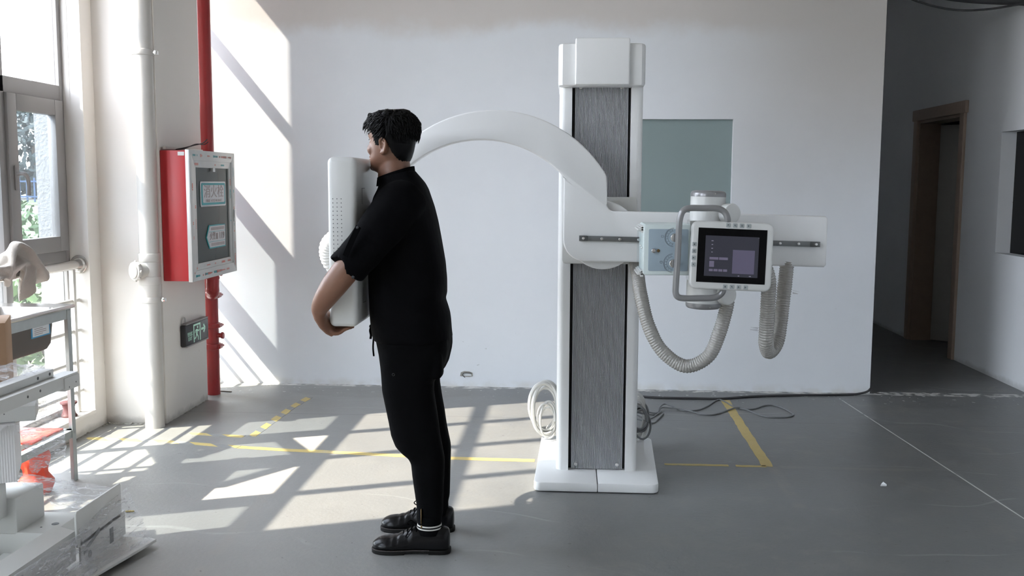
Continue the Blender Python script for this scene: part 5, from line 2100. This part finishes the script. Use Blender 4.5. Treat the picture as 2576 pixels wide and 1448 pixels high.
# neck and trunk
bd.loft([ell_ring((-0.665, BY, 1.40), UX, UY, 0.085, 0.12), ell_ring((-0.678, BY, 1.445), UX, UY, 0.078, 0.085), ell_ring((-0.688, BY + 0.004, 1.475), UX, UY, 0.070, 0.068),
         ell_ring((-0.692, BY + 0.006, 1.505), UX, UY, 0.064, 0.062), ell_ring((-0.694, BY + 0.008, 1.545), UX, UY, 0.062, 0.060), ell_ring((-0.696, BY + 0.01, 1.58), UX, UY, 0.058, 0.058)])
bd.loft([ell_ring((-0.625, BY, 0.74), UX, UY, 0.105, 0.16, 32, 2.4), ell_ring((-0.622, BY, 0.86), UX, UY, 0.13, 0.18, 32, 2.4), ell_ring((-0.635, BY, 1.05), UX, UY, 0.130, 0.19, 32, 2.4),
         ell_ring((-0.645, BY, 1.25), UX, UY, 0.118, 0.20, 32, 2.4), ell_ring((-0.655, BY, 1.36), UX, UY, 0.10, 0.19, 32, 2.4), ell_ring((-0.665, BY, 1.43), UX, UY, 0.075, 0.11, 32, 2.2)])
# legs
LYN, LYF = 3.735, 3.955
for (y0, y1) in ((3.775, LYN - 0.01), (3.955, LYF)):
    bd.loft([ell_ring((x, y0 + (y1 - y0) * t_, z), UX, UY, r, r * 0.92, 20) for (x, z, r, t_) in
             ((-0.615, 0.80, 0.085, 0), (-0.615, 0.66, 0.078, 0.2), (-0.595, 0.50, 0.064, 0.5), (-0.565, 0.42, 0.055, 0.7), (-0.545, 0.33, 0.048, 0.85), (-0.54, 0.26, 0.048, 0.9),
              (-0.538, 0.14, 0.036, 1), (-0.538, 0.08, 0.034, 1), (-0.545, 0.05, 0.036, 1))])


def add_arm(mir):
    """left arm (mir=1) nearest the camera; mirrored across the detector for the right arm"""
    def q(x, y, z):
        k_ = min(1, max(0, (y - 3.58) / 0.14))
        return Vector((x, y, z)) if mir > 0 else Vector((x - 0.040 * k_, 2 * 3.888 - y - 0.075 * k_, z - 0.02 * k_))
    path = [q(-0.635, 3.685, 1.380), q(-0.690, 3.610, 1.300), q(-0.755, 3.575, 1.215), q(-0.812, 3.567, 1.140), q(-0.868, 3.572, 1.070), q(-0.912, 3.590, 1.012), q(-0.933, 3.606, 0.978), q(-0.937, 3.618, 0.950)]
    rad = [0.066, 0.062, 0.056, 0.052, 0.0485, 0.040, 0.0325, 0.0240]
    c = catmull(path, 6)
    R_ = []
    for i in range(len(c)):
        t_ = i / 6
        k = min(int(t_), len(rad) - 2)
        R_.append(rad[k] + (rad[k + 1] - rad[k]) * (t_ - k))
    bd.tube(c, R_, 24)
    # palm: bends round the corner of the detector
    pal = [((-0.936, 3.608, 0.972), 0.030, 0.028), ((-0.937, 3.622, 0.950), 0.034, 0.023), ((-0.931, 3.645, 0.925), 0.039, 0.018), ((-0.919, 3.668, 0.902), 0.041, 0.0155), ((-0.904, 3.684, 0.886), 0.039, 0.0125)]
    rings_ = []
    wv_ = Vector((0.10, 0.92, 0.28)).normalized()
    for i, (p, w_, h_) in enumerate(pal):
        a = Vector(pal[max(i - 1, 0)][0])
        b_ = Vector(pal[min(i + 1, len(pal) - 1)][0])
        d = (b_ - a).normalized()
        wd = (wv_ - d * wv_.dot(d)).normalized()
        nn = d.cross(wd)
        rings_.append([q(*(Vector(p) + wd * (w_ * cos(2 * pi * k / 20)) + nn * (h_ * sin(2 * pi * k / 20)))) for k in range(20)])
    bd.loft(rings_)
    # four fingers curl under the lower edge
    for j, (dy, L_, r) in enumerate(((-0.030, 0.80, 0.0078), (-0.010, 0.95, 0.0086), (0.011, 1.0, 0.0090), (0.031, 0.92, 0.0088))):
        b0 = Vector((-0.908 - 0.002 * j, 3.684 + dy, 0.894 + dy * 0.25))
        f_ = [b0, b0 + Vector((0.020, 0.006, -0.012)), b0 + Vector((0.020 + 0.022 * L_, 0.012, -0.0090 - 0.001 * j)), b0 + Vector((0.020 + 0.044 * L_, 0.018, -0.0035 - 0.25 * dy)),
              b0 + Vector((0.020 + 0.060 * L_, 0.021, 0.000 - 0.25 * dy))]
        for v_ in f_[2:]:
            v_.z = min(v_.z, 0.9025 - r)
        c = [q(*v_) for v_ in catmull(f_, 5)]
        n_ = len(c)
        bd.tube(c, [r * (1.12 - 0.30 * i / (n_ - 1)) for i in range(n_)], 12)
        bd.sphere(c[-1], r * 0.82, 10, 8)
        bd.sphere(q(*f_[1]), r * 1.18, 10, 8)
    # thumb along the back face
    th = catmull([q(-0.934, 3.655, 0.942), q(-0.926, 3.692, 0.945), q(-0.920, 3.720, 0.938), q(-0.917, 3.742, 0.930)], 5)
    bd.tube(th, [0.014 - 0.0045 * i / (len(th) - 1) for i in range(len(th))], 12)
    bd.sphere(th[-1], 0.0095, 10, 8)


add_arm(1)
add_arm(-1)
bme = remeshed(bd, 0.0040, 5, 0.5)
person = link_mesh(bme, 'person', M['skin'], loc=(-0.61, BY, 0.0), angle=180)
tag(person, 'person in a black shirt and trousers standing in profile and hugging the white detector', 'person')

# eyes and brows
for s_ in (-1, 1):
    e = MB()
    e.sphere(hp(0.0735, 0.033 * s_, 0.117), 0.0120, 16, 12, (1, 1, 0.7))
    e.mi = 1
    e.sphere(hp(0.0820, 0.033 * s_, 0.117), 0.0048, 12, 8)
    e.build('eye', [M['eye'], M['iris']], person)
    e = MB()
    e.tube(catmull([hp(0.0820, 0.021 * s_, 0.1195), hp(0.0855, 0.033 * s_, 0.1212), hp(0.0790, 0.046 * s_, 0.1180)], 5), 0.0015, 8)
    e.tube(catmull([hp(0.0920, 0.015 * s_, 0.138), hp(0.0915, 0.030 * s_, 0.1430), hp(0.0820, 0.047 * s_, 0.1385)], 5), [0.0010, 0.002, 0.0026, 0.0028, 0.0028, 0.0028, 0.0027, 0.0025, 0.002, 0.0014, 0.0007], 8)
    e.build('eyebrow', M['hair'], person)
e = MB()
e.sphere(hp(0.1000, 0, 0.0525), 0.010, 14, 8, (0.55, 1.9, 0.45))
e.sphere(hp(0.0985, 0, 0.0435), 0.010, 14, 8, (0.6, 1.7, 0.5))
e.build('lips', M['lip'], person)


# hair: shell with a ragged hairline plus locks
def hair_lim(f_):
    pts_ = [(-0.2, 0.030), (-0.085, 0.030), (-0.060, 0.034), (-0.040, 0.060), (-0.028, 0.092), (-0.018, 0.126), (0.008, 0.126), (0.014, 0.095), (0.030, 0.092), (0.036, 0.120), (0.052, 0.150), (0.075, 0.162), (0.2, 0.168)]
    for (a, b_) in zip(pts_[:-1], pts_[1:]):
        if a[0] <= f_ <= b_[0]:
            return a[1] + (b_[1] - a[1]) * (f_ - a[0]) / (b_[0] - a[0])
    return 0.15


hm = MB()
nz_, na_ = 150, 210
zs_ = [0.018 + (0.222 - 0.018) * (i / (nz_ - 1)) ** 0.85 for i in range(nz_)]
grid = []
for z in zs_:
    g_ = 0.007 + 0.010 * min(1, max(0, (z - 0.10) / 0.08))
    ring = head_ring(z, na_, g_, 2.2, 0.012 * max(0, (z - 0.12) / 0.1))
    rr = []
    for p in ring:
        d = p - (HC + Vector((0, 0, 0.11)))
        f_ = (p - HC).dot(FD)
        amt = 1 + 0.06 * noise.noise(Vector((p.x * 26, p.y * 26, p.z * 14))) * min(1, max(0, (z - 0.07) / 0.08))
        if f_ > 0.03 and z > 0.14:
            amt += 0.055 * (f_ - 0.03) / 0.07
        rr.append(HC + Vector((0, 0, 0.11)) + d * amt)
    grid.append(rr)
bmh = hm.bm
vv = [[bmh.verts.new(p) for p in rr] for rr in grid]
top_ = bmh.verts.new(HC + Vector((0, 0, 0.238)) - FD * 0.008)
for i in range(nz_ - 1):
    for k in range(na_):
        q_ = (k + 1) % na_
        c_ = (grid[i][k] + grid[i + 1][q_]) / 2
        f_ = (c_ - HC).dot(FD)
        zz = zs_[i] + 0.007 * noise.noise(Vector((c_.x * 150, c_.y * 150, c_.z * 25)))
        if zz > hair_lim(f_):
            bmh.faces.new((vv[i][k], vv[i][q_], vv[i + 1][q_], vv[i + 1][k]))
for k in range(na_):
    bmh.faces.new((vv[-1][k], vv[-1][(k + 1) % na_], top_))
bmesh.ops.delete(bmh, geom=[v for v in bmh.verts if not v.link_faces], context='VERTS')
bmesh.ops.recalc_face_normals(bmh, faces=bmh.faces)
bmesh.ops.solidify(bmh, geom=list(bmh.faces), thickness=0.012)
random.seed(21)


def lock(p0, d0, d1, L_, r):
    p1 = p0 + d0 * L_ * 0.5
    p2 = p1 + d1 * L_ * 0.5
    c = catmull([p0, p1, p2], 4)
    n_ = len(c)
    hm.tube(c, [max(0.0004, r * min(1, 0.15 + 3 * i / (n_ - 1)) * (1 - (i / (n_ - 1)) ** 1.6)) for i in range(n_)], 6)


for i in range(2100):
    zi = random.uniform(0.10, 0.222)
    a = random.uniform(0, 2 * pi)
    g_ = 0.015 + 0.010 * min(1, max(0, (zi - 0.10) / 0.08))
    ring = head_ring(zi, 60, g_, 2.2, 0.012 * max(0, (zi - 0.12) / 0.1))
    p = ring[int(a / (2 * pi) * 60) % 60]
    f_ = (p - HC).dot(FD)
    if zi < hair_lim(f_) + 0.012 or (f_ > 0.02 and zi < 0.150) or zi < 0.128:
        continue
    out_d = (p - (HC + Vector((0, 0, 0.11)))).normalized()
    tang = (FD * (0.9 if f_ > 0.0 else max(-0.5, 0.9 + f_ * 22)) + Vector((0, 0, -0.55 if zi < 0.2 else 0.05)) + SD * random.uniform(-0.5, 0.5))
    tang = (tang - out_d * tang.dot(out_d)).normalized()
    lock(p - out_d * 0.004, (tang + out_d * random.uniform(0.0, 0.14)).normalized(), (tang - out_d * 0.5 + Vector((0, 0, random.uniform(-0.3, 0.1)))).normalized(),
         random.uniform(0.018, 0.030 if f_ < -0.03 else 0.040), random.uniform(0.0016, 0.0036))
# fringe clumps over the forehead
for i in range(110):
    s_ = -0.062 + 0.124 * i / 109
    p = hp(0.072 + random.uniform(-0.012, 0.006) - abs(s_) * 0.30, s_ * 0.92, 0.203 + random.uniform(-0.014, 0.014))
    lock(p, (FD * 0.9 + UZ * 0.15 + SD * random.uniform(-0.3, 0.3)).normalized(), (FD * 0.25 - UZ * random.uniform(0.7, 1.0) + SD * random.uniform(-0.4, 0.4)).normalized(),
         random.uniform(0.026, 0.044), random.uniform(0.003, 0.0065))
# cowlick at the back of the crown
for i in range(14):
    p = hp(-0.070 + random.uniform(-0.012, 0.02), 0.01 + random.uniform(-0.03, 0.04), 0.205 + random.uniform(-0.02, 0.012))
    lock(p, (-FD * 0.7 + UZ * random.uniform(0.3, 0.9) + SD * random.uniform(-0.3, 0.3)).normalized(), (-FD * 0.5 - UZ * random.uniform(0.6, 1.0) + SD * random.uniform(-0.3, 0.3)).normalized(),
         random.uniform(0.04, 0.065), 0.0013)
hm.build('hair', M['hair'], person, angle=60)

# shirt
SH = [(0.828, -0.772, -0.464, 0.195), (0.85, -0.779, -0.466, 0.203), (0.90, -0.784, -0.470, 0.212), (0.93, -0.786, -0.474, 0.216), (0.96, -0.787, -0.484, 0.218), (0.985, -0.787, -0.493, 0.220),
      (1.01, -0.788, -0.487, 0.222), (1.07, -0.789, -0.488, 0.225), (1.135, -0.789, -0.492, 0.228), (1.23, -0.786, -0.508, 0.232), (1.30, -0.782, -0.522, 0.232), (1.355, -0.775, -0.538, 0.225),
      (1.395, -0.765, -0.551, 0.205), (1.425, -0.755, -0.562, 0.172), (1.448, -0.750, -0.574, 0.135), (1.468, -0.752, -0.590, 0.105), (1.484, -0.754, -0.604, 0.088), (1.495, -0.752, -0.612, 0.078)]
sh = MB()
rings = []
for (z, xf_, xb_, w_) in SH:
    ring = ell_ring(((xf_ + xb_) / 2, BY, z), UX, UY, (xb_ - xf_) / 2, w_, 48, 2.5)
    k_ = max(0, (z - 1.40) / 0.095)
    for p in ring:
        t_ = (p.x - xf_) / (xb_ - xf_)
        # collar opening drops to the front
        p.z += -0.028 * k_ * (1 - t_) + 0.006 * k_ * t_
        n_ = noise.noise(Vector((p.x * 5, p.y * 7, p.z * 6)))
        fold = 0.006 * noise.noise(Vector((p.x * 9 + p.z * 12, p.y * 9, p.z * 10)))
        p.y += (p.y - BY) * 0.03 * n_
        if t_ > 0.6:
            p.x += fold * 0.6
    rings.append(ring)
sh.loft(rings)
for mir in (1, -1):
    def q(x, y, z):
        k_ = min(1, max(0, (y - 3.58) / 0.14))
        return Vector((x, y, z)) if mir > 0 else Vector((x - 0.040 * k_, 2 * 3.888 - y - 0.075 * k_, z - 0.02 * k_))
    pa = catmull([q(-0.618, 3.745, 1.392), q(-0.648, 3.675, 1.358), q(-0.695, 3.612, 1.285), q(-0.755, 3.576, 1.205), q(-0.806, 3.566, 1.148), q(-0.822, 3.565, 1.128)], 6)
    ra = [0.085, 0.092, 0.083, 0.076, 0.0735, 0.0725]
    rg = []
    up_ = Vector((0, 1, 0))
    n_ = len(pa)
    for i, p in enumerate(pa):
        d = (pa[min(i + 1, n_ - 1)] - pa[max(i - 1, 0)]).normalized()
        u_ = (up_ - d * up_.dot(d)).normalized()
        w_ = d.cross(u_)
        t_ = i / 6
        k = min(int(t_), len(ra) - 2)
        r = ra[k] + (ra[k + 1] - ra[k]) * (t_ - k)
        ring = []
        for j in range(36):
            a = 2 * pi * j / 36
            pt_ = p + u_ * (r * 0.86 * cos(a)) + w_ * (r * cos(0) * sin(a))
            pt_ += (pt_ - p).normalized() * (0.005 * noise.noise(Vector((pt_.x * 16, pt_.y * 12, pt_.z * 20))))
            # cuff: slit on the camera side
            if i >= n_ - 5:
                side = cos(a - (pi if mir > 0 else 0)) if mir > 0 else -cos(a)
                cut = max(0, (pt_ - p).normalized().dot(Vector((-0.35, -0.9 * mir, 0.28)).normalized()) - 0.80) / 0.20
                pt_ -= d * 0.050 * min(1, cut) * (i - (n_ - 6)) / 5
            ring.append(pt_)
        rg.append(ring)
    sh.loft(rg)
sme = remeshed(sh, 0.0065, 5, 0.5)
shirt = link_mesh(sme, 'shirt', M['shirt'], person, angle=180)
# stand collar
cb = MB()
for (r0, r1) in ((0.0, 0.006),):
    prof_ = []
    for k in range(41):
        a = radians(-158 + 316 * k / 40)       # open at the throat
        ca, sa = cos(a), sin(a)
        prof_.append((ca, sa))
    R1, R2, R3, R4 = [], [], [], []
    for (ca, sa) in prof_:
        t_ = (1 - ca) / 2                       # 0 back, 1 front
        x = -0.688 + 0.076 * ca * (1.0 if ca > 0 else 0.95)
        y = BY + 0.074 * sa
        zb_ = 1.480 - 0.046 * t_
        zt_ = zb_ + 0.034 + 0.002 * (1 - t_)
        for (lst, rr_, z_) in ((R1, 1.06, zb_), (R2, 1.0, zt_), (R3, 0.95, zt_), (R4, 0.98, zb_)):
            lst.append(Vector((-0.688 + (x + 0.688) * rr_, BY + (y - BY) * rr_, z_)))
    strips = [R1, R2, R3, R4, R1]
    tt = bmesh.new()
    vs = [[tt.verts.new(p) for p in r_] for r_ in (R1, R2, R3, R4)]
    for i in range(4):
        A_, B_ = vs[i], vs[(i + 1) % 4]
        for k in range(40):
            tt.faces.new((A_[k], A_[k + 1], B_[k + 1], B_[k]))
    tt.faces.new([vs[i][0] for i in range(4)])
    tt.faces.new([vs[i][-1] for i in (3, 2, 1, 0)])
    bmesh.ops.recalc_face_normals(tt, faces=tt.faces)
    cb.add(tt)
cb.build('collar', M['shirt'], shirt, angle=60)
# roll tab and buttons of the near sleeve
b = MB()
tp = [Vector((-0.758, 3.4985, 1.292)), Vector((-0.772, 3.4945, 1.262)), Vector((-0.790, 3.4900, 1.222)), Vector((-0.806, 3.4905, 1.185))]
dirw = Vector((0.85, 0.1, -0.5)).normalized() * 0.010
R_ = []
for p in catmull(tp, 5):
    R_.append([p + dirw, p + dirw + Vector((0, -0.004, 0)), p - dirw + Vector((0, -0.004, 0)), p - dirw])
b.loft(R_)
b.build('sleeve_tab', M['shirt'], shirt)
for c in (Vector((-0.760, 3.494, 1.288)), Vector((-0.779, 3.4985, 1.108))):
    b = MB()
    b.cyl(c, c + Vector((-0.001, -0.006, 0.001)), 0.0062, seg=16, bev=0.0015)
    b.build('shirt_button', M['leather'], shirt)

# trousers
tr_ = MB()
TRL = [(0.84, -0.756, -0.472, 0.105), (0.80, -0.748, -0.471, 0.108), (0.776, -0.743, -0.474, 0.108), (0.727, -0.736, -0.486, 0.106), (0.695, -0.733, -0.502, 0.102), (0.672, -0.731, -0.524, 0.098), (0.635, -0.728, -0.525, 0.096),
       (0.578, -0.716, -0.516, 0.092), (0.512, -0.702, -0.505, 0.088), (0.459, -0.691, -0.498, 0.085), (0.418, -0.674, -0.490, 0.082), (0.392, -0.650, -0.485, 0.079), (0.372, -0.624, -0.481, 0.076), (0.350, -0.612, -0.480, 0.074),
       (0.298, -0.606, -0.481, 0.070), (0.245, -0.598, -0.483, 0.066), (0.190, -0.590, -0.484, 0.061), (0.160, -0.588, -0.485, 0.058), (0.147, -0.590, -0.486, 0.058), (0.135, -0.591, -0.489, 0.056), (0.122, -0.587, -0.492, 0.054), (0.100, -0.584, -0.491, 0.053), (0.070, -0.584, -0.491, 0.053)]
for (y0, y1, seed_) in ((3.785, LYN, 0), (3.945, LYF + 0.005, 9)):
    rg = []
    for (z, xf_, xb_, w_) in TRL:
        t_ = min(1, max(0, (0.80 - z) / 0.6))
        yc = y0 + (y1 - y0) * t_
        ring = ell_ring(((xf_ + xb_) / 2, yc, z), UX, UY, (xb_ - xf_) / 2, w_, 40, 2.3)
        for p in ring:
            e = noise.noise(Vector((p.x * 8 + seed_, p.y * 8, p.z * 11))) * 0.006
            p.y += e * (1 if p.y > yc else -1)
        rg.append(ring)
    tr_.loft(rg)
tr_.loft([ell_ring((-0.612, BY, z), UX, UY, w1, w2, 40, 2.5) for (z, w1, w2) in ((0.875, 0.140, 0.185), (0.84, 0.143, 0.192), (0.80, 0.139, 0.192), (0.755, 0.130, 0.186), (0.72, 0.118, 0.172))])
# cargo pocket bulge behind
tr_.box((-0.56, 3.70, 0.69), (-0.484, 3.79, 0.80), 0.02, 3)
tme = remeshed(tr_, 0.0065, 5, 0.5)
trs = link_mesh(tme, 'trousers', M['trouser'], person, angle=180)
b = MB()
b.tube(catmull([(-0.775, 3.80, 0.885), (-0.772, 3.795, 0.868), (-0.768, 3.795, 0.84), (-0.770, 3.795, 0.80), (-0.7675, 3.795, 0.765)], 6), 0.0035, 8)
b.tube(catmull([(-0.775, 3.80, 0.885), (-0.780, 3.79, 0.87), (-0.777, 3.79, 0.85), (-0.779, 3.79, 0.835)], 6), 0.0045, 8)
b.sphere((-0.776, 3.797, 0.884), 0.009, 10, 8)
b.build('drawstring', M['trouser'], trs)
b = MB()
a_ = [(-0.5625 + 0.006 * cos(k * pi / 8), LYN - 0.062, 0.195 - 0.07 * 0) for k in range(2)]
b.box((-0.5640, LYN - 0.0645, 0.125), (-0.5612, LYN - 0.050, 0.185), 0.001)
b.box((-0.5655, LYN - 0.0600, 0.106), (-0.5580, LYN - 0.045, 0.118), 0.002)
b.build('ankle_zip', M['brass'], trs)
b = MB()
pts = [(-0.668 + 0.0048 * cos(2 * pi * k / 16), 3.6775, 0.715 + 0.0048 * sin(2 * pi * k / 16)) for k in range(16)]
b.tube(pts, 0.0011, 6, closed=True)
b.build('pocket_ring', M['black'], trs)


# shoes and socks
def shoe(y, dx, name_seed):
    root_y = y
    b_ = MB()
    key = [(-0.4545, 0.004, 0.040, 0.062), (-0.4555, 0.016, 0.026, 0.080), (-0.459, 0.027, 0.016, 0.094), (-0.468, 0.035, 0.014, 0.101), (-0.485, 0.039, 0.013, 0.104), (-0.510, 0.040, 0.013, 0.1035), (-0.540, 0.041, 0.013, 0.102),
           (-0.575, 0.042, 0.013, 0.101), (-0.605, 0.044, 0.013, 0.096), (-0.630, 0.047, 0.013, 0.085), (-0.655, 0.050, 0.013, 0.073), (-0.680, 0.052, 0.013, 0.065), (-0.705, 0.0515, 0.013, 0.0615), (-0.725, 0.047, 0.013, 0.0585),
           (-0.740, 0.040, 0.013, 0.053), (-0.751, 0.030, 0.014, 0.046), (-0.7575, 0.019, 0.017, 0.039), (-0.7600, 0.009, 0.021, 0.033), (-0.7605, 0.002, 0.025, 0.029)]
    kv = catmull([Vector((a_[0], a_[1], a_[2])) for a_ in key], 3)
    kz = catmull([Vector((a_[0], a_[3], 0)) for a_ in key], 3)
    prof_ = [(a_.x, max(0.001, a_.y), a_.z, b__.y) for a_, b__ in zip(kv, kz)]
    rg_ = []
    for (x, w_, z0, z1) in prof_:
        ring = []
        for k in range(28):
            a = 2 * pi * k / 28
            ca, sa = cos(a), sin(a)
            if sa >= 0:
                ex_ = 2.0 if x < -0.61 else 2.6
                r = (abs(ca) ** ex_ + abs(sa) ** ex_) ** (-1 / ex_)
                zz_ = z0 + 0.012 + (z1 - z0 - 0.012) * r * sa
                yy = w_ * r * ca
            else:
                zz_ = z0 + 0.012 + 0.012 * sa
                yy = w_ * (0.96 + 0.04 * (1 + sa)) * ca
            cr_ = 0.0016 * sin(x * 230) if -0.69 < x < -0.635 and sa > 0.2 else 0
            ring.append(Vector((x + dx, y + yy - 0.006 * max(0, (-0.6 - x) / 0.15), zz_ + cr_)))
        rg_.append(ring)
    b_.loft(rg_)
    sh_ = b_.build('shoe', M['leather'], person, angle=80)
    so_ = MB()
    out_ = []
    for (x, w_) in ((-0.4505, 0.008), (-0.4525, 0.019), (-0.459, 0.030), (-0.472, 0.038), (-0.49, 0.041), (-0.535, 0.041), (-0.59, 0.0435), (-0.63, 0.050), (-0.67, 0.0545), (-0.70, 0.0545), (-0.725, 0.050), (-0.743, 0.042), (-0.755, 0.031), (-0.7625, 0.018), (-0.7645, 0.008)):
        out_.append((x + dx, w_))
    poly_ = [(x, y + w_ - 0.006 * max(0, (-0.6 - x) / 0.15)) for (x, w_) in out_] + [(x, y - w_ - 0.006 * max(0, (-0.6 - x) / 0.15)) for (x, w_) in reversed(out_)]
    so_.prism(poly_, 2, 0.006, 0.017, 0.003)
    heel = [(x, yy) for (x, yy) in poly_ if x > -0.535 + dx]
    so_.prism(poly_[:6] + poly_[-6:], 2, 0.0, 0.012, 0.002)
    fore = poly_[7:-7]
    so_.prism(fore, 2, 0.0, 0.010, 0.002)
    so_.build('sole', M['sole'], sh_)
    for sgn in (1, -1):
        st_ = MB()
        for i in range(52):
            x = -0.758 + i * 0.0052
            w_ = None
            for (p_, q_) in zip(out_[:-1], out_[1:]):
                if q_[0] - dx <= x <= p_[0] - dx:
                    t__ = (x - (q_[0] - dx)) / max(1e-6, p_[0] - q_[0])
                    w_ = q_[1] + (p_[1] - q_[1]) * t__
            if w_ is None or x > -0.53:
                continue
            yy = y + sgn * (w_ - 0.0022) - 0.006 * max(0, (-0.6 - x) / 0.15)
            st_.box((x + dx - 0.0014, yy - 0.0005, 0.0166), (x + dx + 0.0014, yy + 0.0005, 0.0176))
        if sgn < 0:
            st_.build('welt_stitching', M['sigrey'], sh_)
        else:
            st_.bm.free()
    la_ = MB()
    for i in range(4):
        x = -0.590 - i * 0.0155
        z = 0.1035 - i * 0.0098
        la_.tube(catmull([(x + dx + 0.006, y - 0.030, z - 0.014), (x + dx, y - 0.018, z + 0.002), (x + dx - 0.002, y, z + 0.006), (x + dx, y + 0.018, z + 0.002)], 5), 0.0024, 8)
    for sgn in (1, -1):
        la_.tube(catmull([(-0.592 + dx, y, 0.110), (-0.607 + dx, y - 0.010, 0.128), (-0.620 + dx, y - 0.020, 0.122), (-0.612 + dx, y - 0.012, 0.110), (-0.594 + dx, y, 0.110)], 5), 0.0022, 8)
        la_.tube(catmull([(-0.592 + dx, y, 0.110), (-0.600 + dx, y - 0.022, 0.104), (-0.615 + dx, y - 0.036, 0.088), (-0.624 + dx, y - 0.042, 0.070)], 5), 0.0022, 8)
        break
    la_.build('lace', M['sock'], sh_)
    sk_ = MB()
    for (z0, z1, mi_) in ((0.075, 0.0985, 0), (0.0985, 0.1035, 1), (0.1035, 0.1095, 0), (0.1095, 0.1150, 1), (0.1150, 0.15, 0)):
        sk_.mi = mi_
        ex_ = 0.0015 if mi_ else 0
        sk_.loft([ell_ring((-0.536 + dx * 0.9, y, z0), UX, UY, 0.0480 - (z0 - 0.1) * 0.1 + ex_, 0.0440 + ex_, 32), ell_ring((-0.536 + dx * 0.9, y, z1), UX, UY, 0.0480 - (z1 - 0.1) * 0.1 + ex_, 0.0440 + ex_, 32)])
    sk_.build('sock', [M['sock'], M['sockwhite']], person)


shoe(3.715, 0.0, 1)
shoe(3.958, -0.012, 2)
